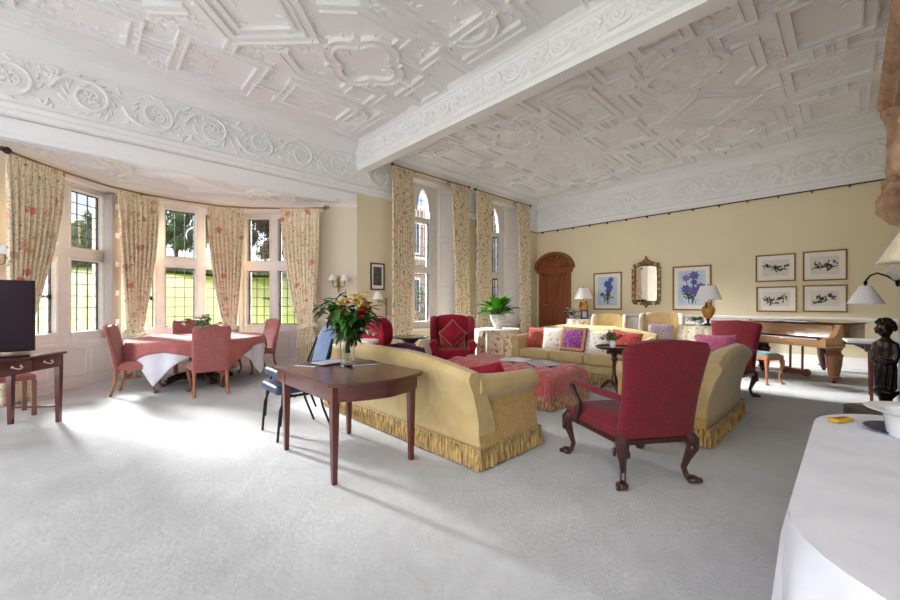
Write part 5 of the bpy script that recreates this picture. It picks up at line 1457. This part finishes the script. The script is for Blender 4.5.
# ------------------------------------------------------------------ right: table, statue, chimneypiece, lamps
t = thing('side_table', 'dark drop-leaf side table between the piano and the bronze boy', 'table', (7.86, -.30, 0))
b = MB(); b.rbox(-.36, .36, -.38, .33, .755, .78, .006); b.build('tabletop', MT['dark'], t)
b = MB(); b.box(-.32, .32, -.30, .16, .67, .755); b.xprism([(.16, .755), (.30, .755), (.24, .72), (.20, .70), (.16, .67)], -.05, .05); b.build('apron', MT['dark'], t, flat=True)
for sx in (-1, 1):
    for y in (-.3, .10): b = MB(); b.loft([[(sx * .29 + qx * w, y + qy * w, z) for qx, qy in ((-1, -1), (1, -1), (1, 1), (-1, 1))] for z, w in ((.755, .024), (0, .015))]); b.build('leg', MT['mahogz'], t)
booklet('white magazine on the dark side table beside the bronze boy', (7.80, -.12, .78), .1, .50, .34, .03, MT['white'])
# bronze boy
t = thing('statue', 'dark bronze figure of a curly-haired robed boy standing on a pedestal by the fireplace', 'statue', (7.22, -.31, 0), face(-.85, .52))
b = MB(); b.lathe([(0, 0), (.14, 0), (.14, .03), (.08, .06), (.065, .10), (.08, .14), (.125, .19), (.145, .21), (.145, .235), (0, .235)], 8); b.build('pedestal', MT['bronze'], t)
b = MB()
b.lathe([(0, .23), (.09, .235), (.095, .34), (.09, .45), (.105, .58), (.115, .68), (.12, .78), (.105, .84), (.05, .88), (.045, .92)], 18, (0, 0, 0), 1, .85)
b.ball((0, -.02, 1.0), (.085, .098, .108), 14, 10); b.ball((0, -.118, .985), (.016, .022, .022), 8, 6); b.ball((0, -.10, .945), (.03, .02, .012), 8, 6)
for s in (-1, 1):
    b.ball((s * .035, -.095, 1.01), (.016, .014, .011), 7, 5); b.ball((s * .05, -.075, .965), (.03, .035, .03), 8, 6)
    b.tube([(s * .095, .0, .82), (s * .135, -.02, .70), (s * .12, -.05, .60), (s * .06, -.11, .60), (s * .02, -.13, .63)], [.042, .042, .038, .03, .024], 10)
    for k in range(4): b.tube([(s * .02, -.125, .60 + .018 * k), (-s * .03, -.145, .605 + .018 * k)], [.012, .009], 6)
    b.ball((s * .045, -.08, .24), (.036, .06, .028), 8, 6)
for k in range(9):
    a = k * .7; b.tube([(.08 * cos(a), .07 * sin(a), .75), (.10 * cos(a + .2), .085 * sin(a + .2), .5), (.09 * cos(a), .08 * sin(a), .25)], [.02, .022, .026], 7)
o = b.build('figure', MT['bronze'], t); m = o.modifiers.new('r', 'REMESH'); m.mode = 'VOXEL'; m.voxel_size = .009; m.use_smooth_shade = True
b = MB(); rn = random.Random(4)
for k in range(90):
    a = rn.uniform(0, 6.28); z = rn.uniform(-.25, 1)
    if z < .45 and sin(a) < -.35: continue
    q = sqrt(max(0, 1 - z * z)); b.ball((.095 * q * cos(a), -.015 + .105 * q * sin(a), 1.015 + .105 * z), rn.uniform(.022, .03), 7, 5)
b.build('hair', MT['bronze'], t)
for c in t.children: c.scale = (.86, .86, 1)
# chimneypiece (carved stone overmantel over a marble and slate surround)
t = thing('fireplace', 'tall chimneypiece of brown carved stone over a pale and slate surround at the right edge', 'fireplace', (6.2, -.84, 0))
b = MB(); b.box(-1.12, 1.12, -.3, .28, 1.75, 3.8); b.build('overmantel', MT['carvestone'], t, flat=True)
b = MB(); b.xprism([(-.3, 3.76), (.46, 3.76), (.48, 3.8), (.55, 3.83), (.59, 3.88), (.59, 3.96), (.54, 3.98), (.54, 4.02), (-.3, 4.02)], -1.3, 1.42); b.build('cornice', MT['carvestone'], t, angle=25)
for s in (-1, 1):
    b = MB(); x = s * 1.22
    b.lathe([(.10, 2.95), (.115, 3.0), (.10, 3.1), (.09, 3.5), (.12, 3.64), (.15, 3.72), (.15, 3.76)], 16, (x, .42, 0)); b.box(x - .14, x + .14, .2, .52, 3.68, 3.77)
    for k in range(14):
        a = k * .9; b.ball((x + .11 * cos(a), .42 + .10 * sin(a), 2.62 + .026 * k), (.05, .05, .05), 7, 5)
    b.tube([(x, .34, 2.30), (x, .42, 2.38), (x, .50, 2.5), (x, .49, 2.62), (x, .44, 2.75), (x, .42, 2.95)], [.05, .09, .11, .12, .10, .10], 12)
    for k in range(6): b.ball((x + .06 * (k % 3 - 1), .53, 2.46 + .07 * k), (.045, .035, .045), 7, 5)
    b.box(x - .13, x + .13, .2, .34, 2.2, 3.75)
    b.build('carved_term', MT['carvestone'], t, angle=50)
b = MB(); b.xprism([(-.3, 1.60), (.46, 1.60), (.52, 1.68), (.52, 1.75), (-.3, 1.75)], -1.24, 1.28); b.build('mantel_shelf', MT['marble'], t)
for s in (-1, 1):
    b = MB(); b.box(s * .98 - .22, s * .98 + .22, -.3, .40, 0, 1.6); p = b.build('jamb', MT['slate'], t, flat=True)
    b = MB(); b.box(s * 1.22 - .02, s * 1.22 + .02, -.3, .42, 0, 1.6); b.build('marble_edge', MT['marble'], p, flat=True)
b = MB(); b.box(-.76, .76, -.3, .36, 1.15, 1.6); b.build('lintel', MT['slate'], t, flat=True)
b = MB(); b.box(-.76, .76, -.32, -.28, 0, 1.15); b.build('fireback', MT['black'], t, flat=True)
b = MB(); b.rbox(-.74, .74, -.27, .52, 0.0, .05, .01); b.build('hearth', MT['marble'], t)
# white shaded reading lamp on a curved arm fixed to the chimneypiece
t = thing('swing_arm_lamp', 'white conical lamp shade on a dark curved arm by the fireplace', 'lamp', (7.30, -.44, 1.60), 0)
b = MB(); b.lathe([(.168, -.29), (.171, -.285), (.055, -.06), (.05, -.06), (.163, -.285)], 36, (-.04, .30, 0)); b.build('lamp_shade', MT['shade'], t)
b = MB(); b.tube([(-.04, .30, -.06), (-.04, .30, .0), (-.05, .26, .07), (-.05, .20, .10), (-.04, .12, .06), (-.02, .05, .0), (0, .03, -.02)], .011, 8); b.ball((-.04, .30, -.02), (.02, .02, .03), 8, 6); b.build('arm', MT['black'], t)
b = MB(); b.ball((0, .03, -.02), (.04, .02, .06), 10, 8); b.build('wall_plate', MT['black'], t)
# standard lamp close to the frame's right edge
t = thing('standard_lamp', 'cream pleated standard lamp shade cut by the right edge of the view', 'lamp', (4.11, -.35, 0))
b = MB(); b.lathe([(0, 0), (.14, 0), (.14, .025), (.03, .05), (.016, .1), (.016, 1.87), (0, 1.87)], 18); b.build('pole', MT['brass'], t)
b = MB(); b.grid(lambda u, v: (lerp(.215, .08, v) * (1 + .012 * sin(2 * pi * u * 36)) * cos(2 * pi * u), lerp(.215, .08, v) * (1 + .012 * sin(2 * pi * u * 36)) * sin(2 * pi * u), lerp(1.606, 1.88, v)), 144, 4, cu=True)
b.lathe([(.217, 1.597), (.224, 1.606), (.217, 1.616)], 48); s_ = b.build('lamp_shade', MT['ivory'], t, solid=False)
b = MB(); b.tube([(0, -.0, 1.59), (-.04, .04, 1.575), (-.08, .08, 1.58)], .008, 6); b.ball((-.085, .085, 1.58), .016, 8, 6); b.build('switch', MT['brass'], t)
# club fender seat
d = V((.723, -.69)); t = thing('fender_stool', 'low fireside stool in tan leather with dark rounded ends beyond the white bowl', 'stool', (4.60, -.27, 0), atan2(-.60, .80))
b = MB()
def slab(xa, xb, ra, rb, z0, z1, w=.17):
    P = []
    if ra: P += [(xa + w + w * cos(radians(q)), w * sin(radians(q))) for q in range(90, 271, 15)]
    else: P += [(xa, w), (xa, -w)]
    if rb: P += [(xb - w + w * cos(radians(q)), w * sin(radians(q))) for q in range(-90, 91, 15)]
    else: P += [(xb, -w), (xb, w)]
    return P
b.prism(slab(-.40, -.20, 1, 0, 0, 0), .40, .50); b.build('dark_end', MT['darktan'], t)
b = MB(); b.prism(slab(.20, .40, 0, 1, 0, 0), .40, .50); b.build('dark_end', MT['darktan'], t)
b = MB(); b.prism(slab(-.199, .199, 0, 0, 0, 0), .402, .502); b.build('seat_pad', MT['tan'], t)
for x in (-.25, .25):
    for y in (-.1, .1): b = MB(); b.tube([(x, y, .41), (x, y, 0)], [.025, .018], 8); b.build('leg', MT['black'], t)

# ---- white table at the right foreground
def rrect(xa, xb, ya, yb, r, n=8):
    P = []
    for cx, cy, a in ((xb - r, yb - r, 0), (xa + r, yb - r, 90), (xa + r, ya + r, 180), (xb - r, ya + r, 270)):
        P += [(cx + r * cos(radians(a + 90 * k / n)), cy + r * sin(radians(a + 90 * k / n))) for k in range(n + 1)]
    return P
TX = (1.05, 2.98, -.98, .12, .40)
t = thing('trestle_table', 'long table hidden under a white cloth in the right foreground', 'table', (0, 0, 0))
b = MB(); b.prism(rrect(TX[0] + .02, TX[1] - .02, TX[2] + .02, TX[3] - .02, .38), .715, .742); b.build('tabletop', MT['oak'], t)
for x in (1.5, 2.55):
    for y in (-.7, -.15): b = MB(); b.tube([(x, y, .72), (x, y, 0)], .025, 8); b.build('leg', MT['oak'], t)
base = rrect(*TX[:4], TX[4], 10); N0 = len(base)
# resample the outline evenly
per = []; L = 0
for i in range(N0):
    p, q = V(base[i]), V(base[(i + 1) % N0]); per.append((L, p, q)); L += (q - p).length
def rim(s):
    s = (s % 1) * L
    for l0, p, q in reversed(per):
        if s >= l0:
            d = q - p; return (p + d * ((s - l0) / max(1e-6, d.length)), V((d.y, -d.x)).normalized())
b = MB()
cx, cy = (TX[0] + TX[1]) / 2, (TX[2] + TX[3]) / 2
def topf(u, v):
    p, o = rim(u); x, y = lerp(cx, p.x, v), lerp(cy, p.y, v)
    w = .0015 * sin(x * 31 + y * 17) + .002 * max(0, sin(x * 9 - y * 23)) ** 6
    return (x, y, .746 + (.0005 + w) * (1 - v ** 8))
b.grid(topf, 140, 26, cu=True)
def sidef(u, v):
    p, o = rim(u); z = .746 - .72 * v
    ph = u * 2 * pi * 17
    a = .036 * min(1, v * 1.6) * (sin(ph + .8 * sin(ph * .37)) * .7 + .3 * sin(ph * 2.3)) * (1 if v > 0 else 0)
    q = p + o * (.012 * min(1, v * 6) + .02 * v + a)
    return (q.x, q.y, z)
b.grid(sidef, 280, 18, cu=True)
tag(b.build('tablecloth', MT['linen'], solid=False, angle=75), 'plain white cloth hanging to the carpet over the long table in the right foreground', 'tablecloth')
t = thing('bowl', 'white wide-rimmed china bowl on the right foreground tablecloth', 'bowl', (2.54, -.20, .749))
b = MB(); b.lathe([(0, 0), (.085, 0), (.09, .01), (.10, .085), (.11, .098), (.155, .112), (.16, .117), (.15, .12), (.10, .108), (.09, .095), (.075, .02), (0, .014)], 40); b.build('body', MT['china'], t)
t = thing('packet', 'small yellow packet lying on the white tablecloth', 'packet', (2.64, .03, .749), -.5)
b = MB(); b.rbox(-.055, .055, -.022, .022, 0, .016, .003); b.build('carton', MT['packet'], t)
b = MB()
for k, (x, w) in enumerate(((-.035, .012), (-.018, .010), (-.004, .014), (.014, .008), (.028, .014))): b.box(x, x + w * .8, -.008, .008, .016, .0165)
b.build('printed_marks', MT['cover'], t, flat=True)
t = thing('saucer', 'dark shallow tray partly under the rim of the white bowl', 'tray', (2.62, -.17, .749))
b = MB(); b.lathe([(0, 0), (.10, 0), (.13, .012), (.125, .014), (.095, .005), (0, .004)], 32); b.build('dish', plain('navy_glaze', srgb(60, 62, 92), .3), t)

# ------------------------------------------------------------------ light, sky, camera
w = bpy.data.worlds.new('sky'); SC.world = w; w.use_nodes = True; nt = w.node_tree
for n in list(nt.nodes): nt.nodes.remove(n)
out = nt.nodes.new('ShaderNodeOutputWorld'); bg = nt.nodes.new('ShaderNodeBackground'); tc = nt.nodes.new('ShaderNodeTexCoord')
sep = nt.nodes.new('ShaderNodeSeparateXYZ'); nt.links.new(tc.outputs['Generated'], sep.inputs[0])
rp = nt.nodes.new('ShaderNodeValToRGB'); nt.links.new(sep.outputs['Z'], rp.inputs[0])
els = rp.color_ramp.elements
stops = SKY = [(0.0, (.5, .5, .5)), (.02, (.95, .97, 1.0)), (.15, (.86, .90, .96)), (.27, (.26, .42, .78)), (.42, (1.0, 1.0, 1.0)), (1.0, (1, 1, 1))]
while len(els) < len(stops): els.new(.5)
for el, (p, c) in zip(els, stops): el.position = p; el.color = c + (1,)
mr = nt.nodes.new('ShaderNodeMapRange'); mr.inputs['From Min'].default_value = .34; mr.inputs['From Max'].default_value = .62
mr.inputs['To Min'].default_value = SKY_LOW; mr.inputs['To Max'].default_value = SKY_HIGH
nt.links.new(sep.outputs['Z'], mr.inputs['Value'])
nt.links.new(rp.outputs[0], bg.inputs['Color']); nt.links.new(mr.outputs[0], bg.inputs['Strength']); nt.links.new(bg.outputs[0], out.inputs[0])
def sun(name, d, energy, ang, col=(1, .99, .97)):
    l = bpy.data.lights.new(name, 'SUN'); l.energy = energy; l.angle = radians(ang); l.color = col
    o = bpy.data.objects.new(name, l); COL.objects.link(o)
    o.rotation_euler = V(d).to_track_quat('-Z', 'Y').to_euler(); return o
sun('hazy_sun', (.20, -.86, -.42), SUN_E, 14)
sun('fill_sun', (.95, .10, -.24), SUN_F, 60, (1, 1, 1))  # added wide sun from behind the view, fills the room through its open side
cam = bpy.data.cameras.new('camera'); co = bpy.data.objects.new('camera', cam); COL.objects.link(co)
co.location = (0, 0, 1.32); co.rotation_euler = (pi / 2, 0, radians(-43.7))
cam.sensor_width = 36; cam.lens = 382 / 900 * 36; cam.shift_y = 3 / 900; cam.clip_start = .05; cam.clip_end = 400
SC.camera = co
vs = SC.view_settings; vs.view_transform = 'Standard'; vs.look = 'None'; vs.gamma = 1; vs.exposure = EXPO; vs.use_curve_mapping = False
cy = SC.cycles; cy.max_bounces = 10; cy.diffuse_bounces = 6; cy.glossy_bounces = 4; cy.transparent_max_bounces = 12; cy.transmission_bounces = 6
cy.sample_clamp_indirect = 6; cy.caustics_reflective = False; cy.caustics_refractive = False; cy.use_denoising = True
